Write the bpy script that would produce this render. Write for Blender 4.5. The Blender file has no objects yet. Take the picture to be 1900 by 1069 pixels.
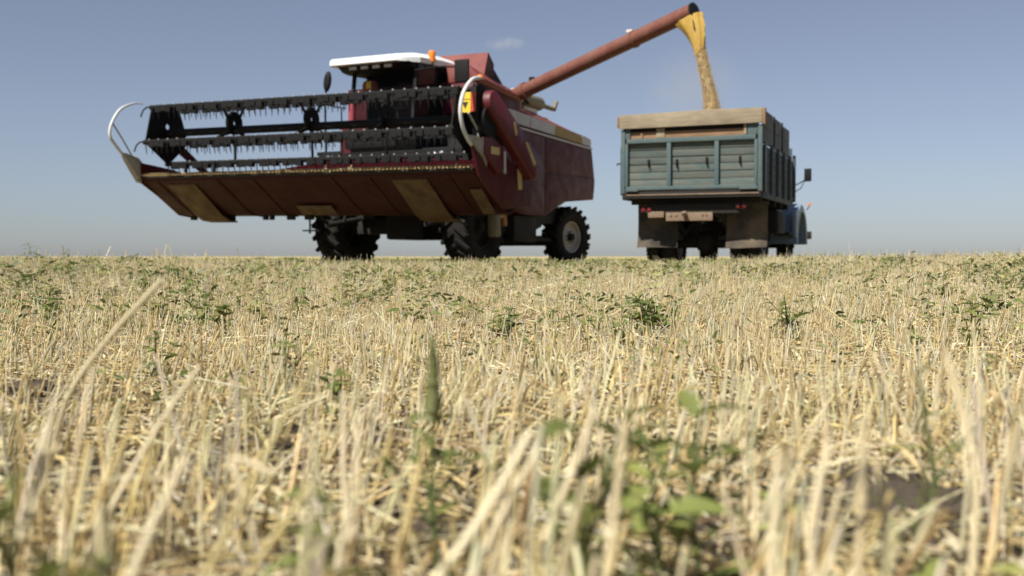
import bpy, bmesh, math, random
import numpy as np
from mathutils import Vector, Matrix, Quaternion

scene = bpy.context.scene
R = math.radians
COL = scene.collection

# ------------------------------------------------------------------ camera
cam_d = bpy.data.cameras.new('camera')
cam = bpy.data.objects.new('camera', cam_d)
COL.objects.link(cam)
cam.location = (0, 0, 0.25)
cam.rotation_euler = (R(90 - 1.634), 0, 0)
cam_d.sensor_width = 36
cam_d.lens = 38.84
cam_d.clip_start = 0.05
cam_d.clip_end = 20000
cam_d.dof.use_dof = True
cam_d.dof.focus_distance = 3.2
cam_d.dof.aperture_fstop = 5.3
scene.camera = cam

# ------------------------------------------------------------------ sky and sun
SUN_EL, SUN_AZ = R(51), (-0.64, -0.768)        # direction towards the sun: left of and behind the camera
world = bpy.data.worlds.new('World')
scene.world = world
world.use_nodes = True
wn = world.node_tree
wn.nodes.clear()
w_out = wn.nodes.new('ShaderNodeOutputWorld')
w_bg = wn.nodes.new('ShaderNodeBackground')
w_sky = wn.nodes.new('ShaderNodeTexSky')
w_sky.sky_type = 'NISHITA'
w_sky.sun_disc = False
w_sky.sun_elevation = SUN_EL
w_sky.sun_rotation = math.atan2(SUN_AZ[0], SUN_AZ[1])
w_sky.altitude = 0
w_sky.air_density = 0.8
w_sky.dust_density = 0.5
w_sky.ozone_density = 4.0
w_bg.inputs['Strength'].default_value = 0.054
w_hs = wn.nodes.new('ShaderNodeHueSaturation')      # dusty summer air: the whole sky a little greyer and warmer
w_hs.inputs['Saturation'].default_value = 0.66
w_tint = wn.nodes.new('ShaderNodeMix'); w_tint.data_type = 'RGBA'; w_tint.blend_type = 'MULTIPLY'
w_tint.inputs[0].default_value = 1.0
w_tint.inputs[7].default_value = (1.01, 1.0, 1.05, 1)
wn.links.new(w_sky.outputs[0], w_hs.inputs['Color'])
wn.links.new(w_hs.outputs['Color'], w_tint.inputs[6])
wn.links.new(w_tint.outputs[2], w_bg.inputs['Color'])
wn.links.new(w_bg.outputs[0], w_out.inputs['Surface'])

sun_d = bpy.data.lights.new('sun', 'SUN')
sun_d.energy = 5.0
sun_d.angle = R(0.53)
sun_d.color = (1.0, 0.965, 0.90)
sun = bpy.data.objects.new('sun', sun_d)
COL.objects.link(sun)
sdir = Vector((SUN_AZ[0] * math.cos(SUN_EL), SUN_AZ[1] * math.cos(SUN_EL), math.sin(SUN_EL)))
sun.rotation_euler = sdir.to_track_quat('Z', 'Y').to_euler()
sun.location = (-20, -20, 40)

scene.view_settings.view_transform = 'Standard'
scene.view_settings.look = 'None'
scene.view_settings.exposure = 0.62
scene.view_settings.gamma = 1.0
scene.view_settings.use_curve_mapping = False
scene.render.engine = 'CYCLES'
scene.cycles.use_denoising = True
scene.cycles.max_bounces = 6
scene.cycles.transparent_max_bounces = 8

rng = np.random.default_rng(7)
random.seed(11)

# ------------------------------------------------------------------ materials
MAT = {}
def _new(name):
    m = bpy.data.materials.new(name)
    m.use_nodes = True
    nt = m.node_tree
    b = nt.nodes['Principled BSDF']
    MAT[name] = m
    return m, nt, b

def nd(nt, t, **kw):
    n = nt.nodes.new(t)
    for k, v in kw.items():
        if k in n.inputs:
            n.inputs[k].default_value = v
        else:
            setattr(n, k, v)
    return n

def ramp(nt, src, stops):
    r = nt.nodes.new('ShaderNodeValToRGB')
    e = r.color_ramp.elements
    e[0].position, e[0].color = stops[0][0], (*stops[0][1], 1)
    e[1].position, e[1].color = stops[-1][0], (*stops[-1][1], 1)
    for p, c in stops[1:-1]:
        x = e.new(p); x.color = (*c, 1)
    nt.links.new(src, r.inputs['Fac'])
    return r

def mix(nt, fac, a, b):
    m = nt.nodes.new('ShaderNodeMix'); m.data_type = 'RGBA'
    if isinstance(fac, (int, float)): m.inputs[0].default_value = fac
    else: nt.links.new(fac, m.inputs[0])
    for i, v in ((6, a), (7, b)):
        if isinstance(v, tuple): m.inputs[i].default_value = (*v, 1)
        else: nt.links.new(v, m.inputs[i])
    return m.outputs[2]

def worn(name, base, dust=(0.30, 0.24, 0.16), amount=0.35, rough=0.45, metallic=0.0, scale=3.0, var=0.25, bump=0.06, spec=0.5, streak=1.0):
    """painted or dusty surface: broad colour drift, dust patches and fine relief"""
    m, nt, b = _new(name)
    tc = nd(nt, 'ShaderNodeTexCoord')
    mp = nd(nt, 'ShaderNodeMapping'); mp.inputs['Scale'].default_value = (1, 1, streak)
    nt.links.new(tc.outputs['Object'], mp.inputs['Vector'])
    n1 = nd(nt, 'ShaderNodeTexNoise', Scale=scale, Detail=6.0, Roughness=0.62)
    n2 = nd(nt, 'ShaderNodeTexNoise', Scale=scale * 7, Detail=5.0, Roughness=0.7)
    n3 = nd(nt, 'ShaderNodeTexNoise', Scale=scale * 40, Detail=3.0)
    for n in (n1, n2, n3): nt.links.new(mp.outputs[0], n.inputs['Vector'])
    dark = tuple(c * (1 - var) for c in base)
    lite = tuple(min(1, c * (1 + var)) for c in base)
    c1 = ramp(nt, n2.outputs['Fac'], [(0.3, dark), (0.7, lite)])
    f = ramp(nt, n1.outputs['Fac'], [(0.42, (0, 0, 0)), (0.72, (amount,) * 3)])
    col = mix(nt, f.outputs['Color'], c1.outputs['Color'], dust)
    nt.links.new(col, b.inputs['Base Color'])
    rr = ramp(nt, n1.outputs['Fac'], [(0.35, (rough,) * 3), (0.75, (min(1, rough + 0.3),) * 3)])
    nt.links.new(rr.outputs['Color'], b.inputs['Roughness'])
    b.inputs['Metallic'].default_value = metallic
    b.inputs['Specular IOR Level'].default_value = spec
    bp = nd(nt, 'ShaderNodeBump', Strength=bump, Distance=0.02)
    nt.links.new(n3.outputs['Fac'], bp.inputs['Height'])
    nt.links.new(bp.outputs[0], b.inputs['Normal'])
    return m

worn('red_paint', (0.085, 0.005, 0.009), dust=(0.12, 0.03, 0.03), amount=0.08, rough=0.42)
worn('trough_red', (0.030, 0.0032, 0.0032), dust=(0.034, 0.014, 0.008), amount=0.35, rough=0.6, spec=0.25, scale=2.0, var=0.4)  # darker copy of the body red, underside shade put into the colour
worn('dark_red_paint', (0.060, 0.0036, 0.0075), dust=(0.058, 0.014, 0.014), amount=0.18, rough=0.5, spec=0.35)
worn('lit_dusty_red_paint', (0.17, 0.028, 0.026), dust=(0.25, 0.13, 0.09), amount=0.5, rough=0.55)  # lighter copy of the body red, light on upward slopes put into the colour
worn('bright_red_paint', (0.29, 0.024, 0.042), amount=0.2, rough=0.4)
worn('rust_red_tube', (0.15, 0.048, 0.031), dust=(0.20, 0.105, 0.068), amount=0.5, rough=0.5, streak=0.4)
worn('white_paint', (0.80, 0.80, 0.78), dust=(0.6, 0.56, 0.48), amount=0.25, rough=0.35, var=0.04)
worn('stripe_white', (0.42, 0.42, 0.44), dust=(0.33, 0.28, 0.22), amount=0.4, rough=0.5, var=0.1)
worn('stripe_gold', (0.26, 0.17, 0.04), dust=(0.3, 0.22, 0.12), amount=0.4, rough=0.5, var=0.4, scale=6)
worn('worn_yellow', (0.085, 0.051, 0.018), dust=(0.04, 0.014, 0.010), amount=0.9, rough=0.6, var=0.35, scale=4)
worn('grey_hoop', (0.52, 0.52, 0.52), dust=(0.5, 0.45, 0.37), amount=0.3, rough=0.45, var=0.06)
worn('divider_grey', (0.27, 0.265, 0.255), dust=(0.24, 0.19, 0.13), amount=0.6, rough=0.5)
worn('black_steel', (0.006, 0.006, 0.006), dust=(0.03, 0.027, 0.02), amount=0.1, rough=0.6, var=0.3, spec=0.2)
worn('black_plastic', (0.008, 0.008, 0.008), dust=(0.025, 0.022, 0.017), amount=0.1, rough=0.55, spec=0.2)
worn('chassis_dark', (0.010, 0.0085, 0.0075), dust=(0.034, 0.025, 0.018), amount=0.5, rough=0.75)
worn('rubber', (0.014, 0.013, 0.012), dust=(0.040, 0.032, 0.022), amount=0.3, rough=0.85, spec=0.25)
worn('rim_grey', (0.44, 0.42, 0.39), dust=(0.30, 0.23, 0.15), amount=0.6, rough=0.6)
worn('steel', (0.42, 0.41, 0.39), dust=(0.3, 0.24, 0.16), amount=0.4, rough=0.35, metallic=0.7)
worn('knife_steel', (0.55, 0.42, 0.20), dust=(0.40, 0.27, 0.11), amount=0.5, rough=0.4, metallic=0.4)
worn('exhaust', (0.19, 0.17, 0.12), dust=(0.3, 0.25, 0.17), amount=0.5, rough=0.6, metallic=0.3)
worn('dusty_white', (0.62, 0.58, 0.52), dust=(0.4, 0.33, 0.24), amount=0.5, rough=0.6)
worn('sticker_yellow', (0.72, 0.50, 0.03), amount=0.15, rough=0.4, var=0.08)
worn('sticker_faded', (0.50, 0.38, 0.14), amount=0.3, rough=0.5, var=0.2)
worn('sticker_red', (0.45, 0.05, 0.02), amount=0.2, rough=0.5)
worn('orange_part', (0.42, 0.20, 0.07), amount=0.4, rough=0.5)
worn('canvas_yellow', (0.50, 0.31, 0.055), dust=(0.42, 0.30, 0.13), amount=0.5, rough=0.85, var=0.2, bump=0.2)
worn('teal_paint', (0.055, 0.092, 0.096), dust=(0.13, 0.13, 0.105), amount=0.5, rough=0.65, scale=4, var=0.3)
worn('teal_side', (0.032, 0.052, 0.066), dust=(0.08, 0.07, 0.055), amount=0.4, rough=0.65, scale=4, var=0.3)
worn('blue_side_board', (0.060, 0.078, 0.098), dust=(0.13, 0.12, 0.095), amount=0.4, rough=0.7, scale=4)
worn('cab_blue', (0.19, 0.27, 0.36), dust=(0.17, 0.15, 0.12), amount=0.35, rough=0.4, var=0.1)
worn('mudflap', (0.030, 0.025, 0.020), dust=(0.15, 0.115, 0.075), amount=1.0, rough=0.9, scale=1.6)
worn('plate_brown', (0.17, 0.115, 0.075), dust=(0.26, 0.20, 0.13), amount=0.5, rough=0.8)
worn('seat_red', (0.35, 0.06, 0.03), amount=0.2, rough=0.8)

def wood(name, base, dark):
    m, nt, b = _new(name)
    tc = nd(nt, 'ShaderNodeTexCoord')
    mp = nd(nt, 'ShaderNodeMapping'); mp.inputs['Scale'].default_value = (1.2, 9, 16)
    nt.links.new(tc.outputs['Object'], mp.inputs['Vector'])
    n1 = nd(nt, 'ShaderNodeTexNoise', Scale=2.2, Detail=7.0, Roughness=0.65, Distortion=0.6)
    nt.links.new(mp.outputs[0], n1.inputs['Vector'])
    n2 = nd(nt, 'ShaderNodeTexNoise', Scale=2.6, Detail=4.0)
    nt.links.new(tc.outputs['Object'], n2.inputs['Vector'])
    c1 = ramp(nt, n1.outputs['Fac'], [(0.3, dark), (0.65, base)])
    c2 = ramp(nt, n2.outputs['Fac'], [(0.35, tuple(c * 0.62 for c in base)), (0.62, base)])
    nt.links.new(mix(nt, 0.5, c1.outputs['Color'], c2.outputs['Color']), b.inputs['Base Color'])
    b.inputs['Roughness'].default_value = 0.85
    b.inputs['Specular IOR Level'].default_value = 0.2
    bp = nd(nt, 'ShaderNodeBump', Strength=0.3, Distance=0.01)
    nt.links.new(n1.outputs['Fac'], bp.inputs['Height']); nt.links.new(bp.outputs[0], b.inputs['Normal'])
    return m
wood('wood_pale', (0.33, 0.27, 0.185), (0.13, 0.10, 0.068))
wood('wood_brown', (0.30, 0.185, 0.105), (0.16, 0.095, 0.05))

def plank_paint():
    """faded teal paint worn through to grey wood, drawn out along each plank"""
    m, nt, b = _new('teal_plank')
    tc = nd(nt, 'ShaderNodeTexCoord'); oi = nd(nt, 'ShaderNodeObjectInfo')
    mp = nd(nt, 'ShaderNodeMapping'); mp.inputs['Scale'].default_value = (1.6, 6, 9)
    nt.links.new(tc.outputs['Object'], mp.inputs['Vector'])
    off = nd(nt, 'ShaderNodeVectorMath', operation='SCALE'); off.inputs[0].default_value = (7, 3, 5)
    nt.links.new(oi.outputs['Random'], off.inputs['Scale']); nt.links.new(off.outputs[0], mp.inputs['Location'])
    n1 = nd(nt, 'ShaderNodeTexNoise', Scale=2.0, Detail=8.0, Roughness=0.65)
    nt.links.new(mp.outputs[0], n1.inputs['Vector'])
    n2 = nd(nt, 'ShaderNodeTexNoise', Scale=30.0, Detail=3.0)
    nt.links.new(mp.outputs[0], n2.inputs['Vector'])
    ca = ramp(nt, n1.outputs['Fac'], [(0.32, (0.066, 0.100, 0.099)), (0.5, (0.104, 0.120, 0.104)), (0.68, (0.140, 0.132, 0.103))])
    hv = nd(nt, 'ShaderNodeHueSaturation'); 
    mr = nd(nt, 'ShaderNodeMapRange'); mr.inputs['To Min'].default_value = 0.78; mr.inputs['To Max'].default_value = 1.15
    nt.links.new(oi.outputs['Random'], mr.inputs['Value']); nt.links.new(mr.outputs[0], hv.inputs['Value'])
    nt.links.new(ca.outputs['Color'], hv.inputs['Color'])
    nt.links.new(hv.outputs['Color'], b.inputs['Base Color'])
    b.inputs['Roughness'].default_value = 0.8; b.inputs['Specular IOR Level'].default_value = 0.25
    bp = nd(nt, 'ShaderNodeBump', Strength=0.25, Distance=0.01)
    nt.links.new(n2.outputs['Fac'], bp.inputs['Height']); nt.links.new(bp.outputs[0], b.inputs['Normal'])
plank_paint()

def glass(name, tint=(0.35, 0.42, 0.42), rough=0.03, alpha=0.35):
    m, nt, b = _new(name)
    b.inputs['Base Color'].default_value = (0.015, 0.02, 0.02, 1)
    b.inputs['Roughness'].default_value = rough
    t = nd(nt, 'ShaderNodeBsdfTransparent'); t.inputs['Color'].default_value = (*tint, 1)
    mx = nd(nt, 'ShaderNodeMixShader'); mx.inputs[0].default_value = alpha
    o = nt.nodes['Material Output']
    nt.links.new(t.outputs[0], mx.inputs[1]); nt.links.new(b.outputs[0], mx.inputs[2]); nt.links.new(mx.outputs[0], o.inputs['Surface'])
glass('cab_glass', (0.90, 0.95, 0.94), 0.04, 0.07)
glass('dark_glass', (0.10, 0.11, 0.11), 0.05, 0.6)

def plain(name, col, rough=0.5, metallic=0.0, spec=0.5):
    m, nt, b = _new(name)
    n = nd(nt, 'ShaderNodeTexNoise', Scale=9.0, Detail=4.0)
    tc = nd(nt, 'ShaderNodeTexCoord'); nt.links.new(tc.outputs['Object'], n.inputs['Vector'])
    c = ramp(nt, n.outputs['Fac'], [(0.3, tuple(x * 0.85 for x in col)), (0.7, tuple(min(1, x * 1.1) for x in col))])
    nt.links.new(c.outputs['Color'], b.inputs['Base Color'])
    b.inputs['Roughness'].default_value = rough; b.inputs['Metallic'].default_value = metallic
    b.inputs['Specular IOR Level'].default_value = spec
plain('lamp_lens', (0.85, 0.85, 0.85), 0.08, 0.9)
plain('amber_lens', (0.75, 0.20, 0.02), 0.15)
plain('red_lens', (0.14, 0.014, 0.012), 0.2)
plain('mirror_glass', (0.5, 0.5, 0.52), 0.05, 1.0)
plain('mark_black', (0.02, 0.02, 0.02), 0.6)

def tinted(name, rough, bump_scale=None, trans=0.0, spec=0.35, sheen=0.0):
    """plant matter: colour comes from the 'tint' attribute (each stalk or leaf has its own)"""
    m, nt, b = _new(name)
    a = nd(nt, 'ShaderNodeAttribute', attribute_name='tint')
    n = nd(nt, 'ShaderNodeTexNoise', Scale=60.0, Detail=3.0)
    g = nd(nt, 'ShaderNodeNewGeometry'); nt.links.new(g.outputs['Position'], n.inputs['Vector'])
    mr = nd(nt, 'ShaderNodeMapRange'); mr.inputs['To Min'].default_value = 0.75; mr.inputs['To Max'].default_value = 1.25
    nt.links.new(n.outputs['Fac'], mr.inputs['Value'])
    hv = nd(nt, 'ShaderNodeHueSaturation')
    nt.links.new(mr.outputs[0], hv.inputs['Value']); nt.links.new(a.outputs['Color'], hv.inputs['Color'])
    nt.links.new(hv.outputs['Color'], b.inputs['Base Color'])
    b.inputs['Roughness'].default_value = rough; b.inputs['Specular IOR Level'].default_value = spec
    if trans:
        t = nd(nt, 'ShaderNodeBsdfTranslucent'); nt.links.new(hv.outputs['Color'], t.inputs['Color'])
        mx = nd(nt, 'ShaderNodeMixShader'); mx.inputs[0].default_value = trans
        nt.links.new(b.outputs[0], mx.inputs[1]); nt.links.new(t.outputs[0], mx.inputs[2])
        nt.links.new(mx.outputs[0], nt.nodes['Material Output'].inputs['Surface'])
tinted('straw', 0.42, trans=0.27)
tinted('dry_leaf', 0.65, trans=0.3)
tinted('green_leaf', 0.5, trans=0.3)

def leaf_mat(name, a, c, trans=0.3):
    m, nt, b = _new(name)
    oi = nd(nt, 'ShaderNodeObjectInfo')
    tc = nd(nt, 'ShaderNodeTexCoord'); n = nd(nt, 'ShaderNodeTexNoise', Scale=25.0, Detail=4.0)
    nt.links.new(tc.outputs['Object'], n.inputs['Vector'])
    ad = nd(nt, 'ShaderNodeMath', operation='ADD'); nt.links.new(oi.outputs['Random'], ad.inputs[0]); nt.links.new(n.outputs['Fac'], ad.inputs[1])
    hf = nd(nt, 'ShaderNodeMath', operation='MULTIPLY'); nt.links.new(ad.outputs[0], hf.inputs[0]); hf.inputs[1].default_value = 0.55
    r = ramp(nt, hf.outputs[0], [(0.2, a), (0.85, c)])
    nt.links.new(r.outputs['Color'], b.inputs['Base Color'])
    b.inputs['Roughness'].default_value = 0.5; b.inputs['Specular IOR Level'].default_value = 0.35
    t = nd(nt, 'ShaderNodeBsdfTranslucent'); nt.links.new(r.outputs['Color'], t.inputs['Color'])
    mx = nd(nt, 'ShaderNodeMixShader'); mx.inputs[0].default_value = trans
    nt.links.new(b.outputs[0], mx.inputs[1]); nt.links.new(t.outputs[0], mx.inputs[2])
    nt.links.new(mx.outputs[0], nt.nodes['Material Output'].inputs['Surface'])
leaf_mat('weed_leaf', (0.105, 0.138, 0.034), (0.25, 0.27, 0.08), 0.4)
leaf_mat('weed_leaf_pale', (0.14, 0.18, 0.045), (0.33, 0.34, 0.10))
leaf_mat('weed_stem', (0.09, 0.12, 0.04), (0.17, 0.16, 0.07), 0.1)
leaf_mat('spike_green', (0.11, 0.12, 0.04), (0.27, 0.26, 0.10), 0.2)
leaf_mat('straw_single', (0.58, 0.47, 0.27), (0.80, 0.70, 0.46), 0.2)

def soil_mat():
    m, nt, b = _new('field_soil')
    g = nd(nt, 'ShaderNodeNewGeometry')
    n1 = nd(nt, 'ShaderNodeTexNoise', Scale=9.0, Detail=8.0, Roughness=0.65)
    n2 = nd(nt, 'ShaderNodeTexNoise', Scale=70.0, Detail=5.0, Roughness=0.7)
    n3 = nd(nt, 'ShaderNodeTexNoise', Scale=0.6, Detail=5.0)
    for n in (n1, n2, n3): nt.links.new(g.outputs['Position'], n.inputs['Vector'])
    soil = ramp(nt, n1.outputs['Fac'], [(0.3, (0.026, 0.020, 0.015)), (0.55, (0.060, 0.046, 0.033)), (0.8, (0.11, 0.085, 0.058))])
    chaff = ramp(nt, n2.outputs['Fac'], [(0.35, (0.22, 0.16, 0.075)), (0.65, (0.46, 0.36, 0.19))])
    near = ramp(nt, n2.outputs['Fac'], [(0.52, (0, 0, 0)), (0.62, (0.6, 0.6, 0.6))])
    c_near = mix(nt, near.outputs['Color'], soil.outputs['Color'], chaff.outputs['Color'])
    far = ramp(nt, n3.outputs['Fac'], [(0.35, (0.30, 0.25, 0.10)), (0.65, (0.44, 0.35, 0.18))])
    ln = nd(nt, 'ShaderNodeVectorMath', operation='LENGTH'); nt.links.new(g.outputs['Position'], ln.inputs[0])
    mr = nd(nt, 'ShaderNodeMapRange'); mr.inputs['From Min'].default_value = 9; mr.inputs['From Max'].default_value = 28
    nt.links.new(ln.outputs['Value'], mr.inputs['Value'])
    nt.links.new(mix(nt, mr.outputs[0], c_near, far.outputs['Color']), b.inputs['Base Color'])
    b.inputs['Roughness'].default_value = 0.95; b.inputs['Specular IOR Level'].default_value = 0.1
    bp = nd(nt, 'ShaderNodeBump', Strength=0.9, Distance=0.03)
    nt.links.new(n1.outputs['Fac'], bp.inputs['Height'])
    bp2 = nd(nt, 'ShaderNodeBump', Strength=0.5, Distance=0.008)
    nt.links.new(n2.outputs['Fac'], bp2.inputs['Height']); nt.links.new(bp.outputs[0], bp2.inputs['Normal'])
    nt.links.new(bp2.outputs[0], b.inputs['Normal'])
soil_mat()
worn('clod', (0.085, 0.068, 0.052), dust=(0.15, 0.12, 0.085), amount=0.6, rough=0.95, scale=12, bump=0.6, spec=0.1)

def grain_mat():
    m, nt, b = _new('grain')
    g = nd(nt, 'ShaderNodeNewGeometry')
    v = nd(nt, 'ShaderNodeTexVoronoi', Scale=85.0); nt.links.new(g.outputs['Position'], v.inputs['Vector'])
    n = nd(nt, 'ShaderNodeTexNoise', Scale=9.0, Detail=5.0); nt.links.new(g.outputs['Position'], n.inputs['Vector'])
    a = ramp(nt, n.outputs['Fac'], [(0.3, (0.52, 0.36, 0.14)), (0.7, (0.68, 0.51, 0.26))])
    c = ramp(nt, v.outputs['Distance'], [(0.0, (0.72, 0.55, 0.30)), (0.7, (0.42, 0.29, 0.11))])
    nt.links.new(mix(nt, 0.4, a.outputs['Color'], c.outputs['Color']), b.inputs['Base Color'])
    b.inputs['Roughness'].default_value = 0.8; b.inputs['Specular IOR Level'].default_value = 0.2
    bp = nd(nt, 'ShaderNodeBump', Strength=0.8, Distance=0.012)
    nt.links.new(v.outputs['Distance'], bp.inputs['Height']); nt.links.new(bp.outputs[0], b.inputs['Normal'])
grain_mat()

# ------------------------------------------------------------------ mesh helpers
class MB:
    def __init__(s): s.v, s.f = [], []
    def add(s, vs, fs):
        o = len(s.v); s.v += [tuple(map(float, q)) for q in vs]; s.f += [tuple(i + o for i in f) for f in fs]; return s
    def box(s, x0, x1, y0, y1, z0, z1):
        vs = [(x, y, z) for x in (x0, x1) for y in (y0, y1) for z in (z0, z1)]
        return s.add(vs, [(0, 1, 3, 2), (4, 6, 7, 5), (0, 4, 5, 1), (2, 3, 7, 6), (0, 2, 6, 4), (1, 5, 7, 3)])
    def obox(s, c, size, rot):
        m = rot if isinstance(rot, Matrix) else Matrix.Rotation(rot, 3, 'Z')
        hx, hy, hz = [q / 2 for q in size]
        vs = [Vector(c) + m @ Vector((x, y, z)) for x in (-hx, hx) for y in (-hy, hy) for z in (-hz, hz)]
        return s.add(vs, [(0, 1, 3, 2), (4, 6, 7, 5), (0, 4, 5, 1), (2, 3, 7, 6), (0, 2, 6, 4), (1, 5, 7, 3)])
    def prism(s, poly, axis, a0, a1):
        n = len(poly)
        def pt(a, p):
            return (a, p[0], p[1]) if axis == 'x' else (p[0], a, p[1]) if axis == 'y' else (p[0], p[1], a)
        vs = [pt(a0, p) for p in poly] + [pt(a1, p) for p in poly]
        fs = [tuple(range(n))[::-1], tuple(range(n, 2 * n))] + [(i, (i + 1) % n, n + (i + 1) % n, n + i) for i in range(n)]
        return s.add(vs, fs)
    def tube(s, pts, r, n=8, cap=True):
        pts = [Vector(p) for p in pts]; k = len(pts)
        rr = r if isinstance(r, (list, tuple)) else [r] * k
        t0 = (pts[1] - pts[0]).normalized()
        u = t0.orthogonal().normalized(); vs, fs = [], []
        for i, p in enumerate(pts):
            t = (pts[min(i + 1, k - 1)] - pts[max(i - 1, 0)]).normalized()
            u = (u - t * u.dot(t)).normalized(); w = t.cross(u)
            vs += [p + (u * math.cos(2 * math.pi * j / n) + w * math.sin(2 * math.pi * j / n)) * rr[i] for j in range(n)]
        for i in range(k - 1):
            fs += [(i * n + j, i * n + (j + 1) % n, (i + 1) * n + (j + 1) % n, (i + 1) * n + j) for j in range(n)]
        if cap: fs += [tuple(range(n))[::-1], tuple(range((k - 1) * n, k * n))]
        return s.add(vs, fs)
    def lathe(s, prof, n=32, c=(0, 0, 0), axis='x', a0=0.0, a1=2 * math.pi):
        """prof: (radius, position along the axis); closed ring profile when its ends meet"""
        vs, fs = [], []; k = len(prof); full = abs(a1 - a0 - 2 * math.pi) < 1e-6
        m = n if full else n + 1
        for j in range(m):
            a = a0 + (a1 - a0) * j / n; ca, sa = math.cos(a), math.sin(a)
            for r, h in prof:
                q = (h, r * ca, r * sa) if axis == 'x' else (r * ca, h, r * sa) if axis == 'y' else (r * ca, r * sa, h)
                vs.append((q[0] + c[0], q[1] + c[1], q[2] + c[2]))
        for j in range(n):
            j2 = (j + 1) % m
            fs += [(j * k + i, j * k + i + 1, j2 * k + i + 1, j2 * k + i) for i in range(k - 1)]
        return s.add(vs, fs)
    def loft(s, rings, closed=True, caps=True):
        n = len(rings[0]); vs = [p for r in rings for p in r]; fs = []
        for i in range(len(rings) - 1):
            for j in range(n if closed else n - 1):
                fs.append((i * n + j, i * n + (j + 1) % n, (i + 1) * n + (j + 1) % n, (i + 1) * n + j))
        if caps and closed: fs += [tuple(range(n))[::-1], tuple(range((len(rings) - 1) * n, len(rings) * n))]
        return s.add(vs, fs)
    def mesh(s, name, mat, bevel=0.0, smooth=35, recalc=True):
        me = bpy.data.meshes.new(name)
        me.from_pydata(s.v, [], s.f)
        bm = bmesh.new(); bm.from_mesh(me)
        bmesh.ops.remove_doubles(bm, verts=bm.verts, dist=1e-5)
        if recalc: bmesh.ops.recalc_face_normals(bm, faces=bm.faces)
        if bevel:
            es = [e for e in bm.edges if len(e.link_faces) == 2 and e.calc_face_angle(0) > 0.5]
            bmesh.ops.bevel(bm, geom=es, offset=bevel, segments=2, profile=0.6, affect='EDGES', clamp_overlap=True)
        bm.to_mesh(me); bm.free()
        me.materials.append(MAT[mat])
        me.polygons.foreach_set('use_smooth', [True] * len(me.polygons))
        me.set_sharp_from_angle(angle=R(smooth))
        return me
    def build(s, name, mat, parent=None, bevel=0.0, smooth=35, loc=None, rot=None, recalc=True):
        return obj(name, s.mesh(name, mat, bevel, smooth, recalc), parent, loc, rot)

def obj(name, data, parent=None, loc=None, rot=None):
    o = bpy.data.objects.new(name, data); COL.objects.link(o)
    if parent is not None: o.parent = parent
    if loc is not None: o.location = loc
    if rot is not None: o.rotation_euler = rot
    return o

def tag(o, label=None, cat=None, group=None, kind=None):
    if label: o['label'] = label
    if cat: o['category'] = cat
    if group: o['group'] = group
    if kind: o['kind'] = kind
    return o

def smoothstep(a, b, x):
    t = np.clip((x - a) / (b - a), 0, 1); return t * t * (3 - 2 * t)

def terrain(x, y):
    """gentle swells of the field near the camera, level under the machines"""
    x = np.asarray(x, float); y = np.asarray(y, float)
    band = smoothstep(1.5, 5, y) * (1 - smoothstep(10, 15, y))
    z = 0.085 * smoothstep(0.8, 4.5, x) * band + 0.030 * smoothstep(-1.0, -4.0, x) * band
    z = z + 0.085 * smoothstep(2.5, 9.5, y) * (1 - smoothstep(11.5, 15.5, y))
    near = 1 - smoothstep(9, 14, np.hypot(x, y))
    z = z + near * (0.010 * np.sin(5.1 * x + 1.3 * np.sin(3.3 * y)) * np.sin(6.7 * y + 0.8) + 0.006 * np.sin(17 * x + 2) * np.sin(14 * y + 11 * x))
    return z

# ------------------------------------------------------------------ ground: one sheet out to the horizon
def make_ground():
    radii = np.concatenate([[0.0], np.geomspace(0.12, 14, 150), np.geomspace(15, 7000, 40)])
    na = 220
    ang = np.linspace(0, 2 * np.pi, na, endpoint=False)
    rr, aa = np.meshgrid(radii[1:], ang, indexing='ij')
    x, y = rr * np.cos(aa), rr * np.sin(aa)
    v = np.stack([x, y, terrain(x, y)], -1).reshape(-1, 3)
    v = np.concatenate([[[0, 0, float(terrain(0, 0))]], v])
    n = len(radii) - 1
    f = [(0, 1 + j, 1 + (j + 1) % na) for j in range(na)]
    for i in range(n - 1):
        a, b = 1 + i * na, 1 + (i + 1) * na
        f += [(a + j, b + j, b + (j + 1) % na, a + (j + 1) % na) for j in range(na)]
    me = bpy.data.meshes.new('field'); me.from_pydata(v.tolist(), [], f)
    me.materials.append(MAT['field_soil'])
    me.polygons.foreach_set('use_smooth', [True] * len(me.polygons))
    tag(obj('field', me), kind='structure')
make_ground()

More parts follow.
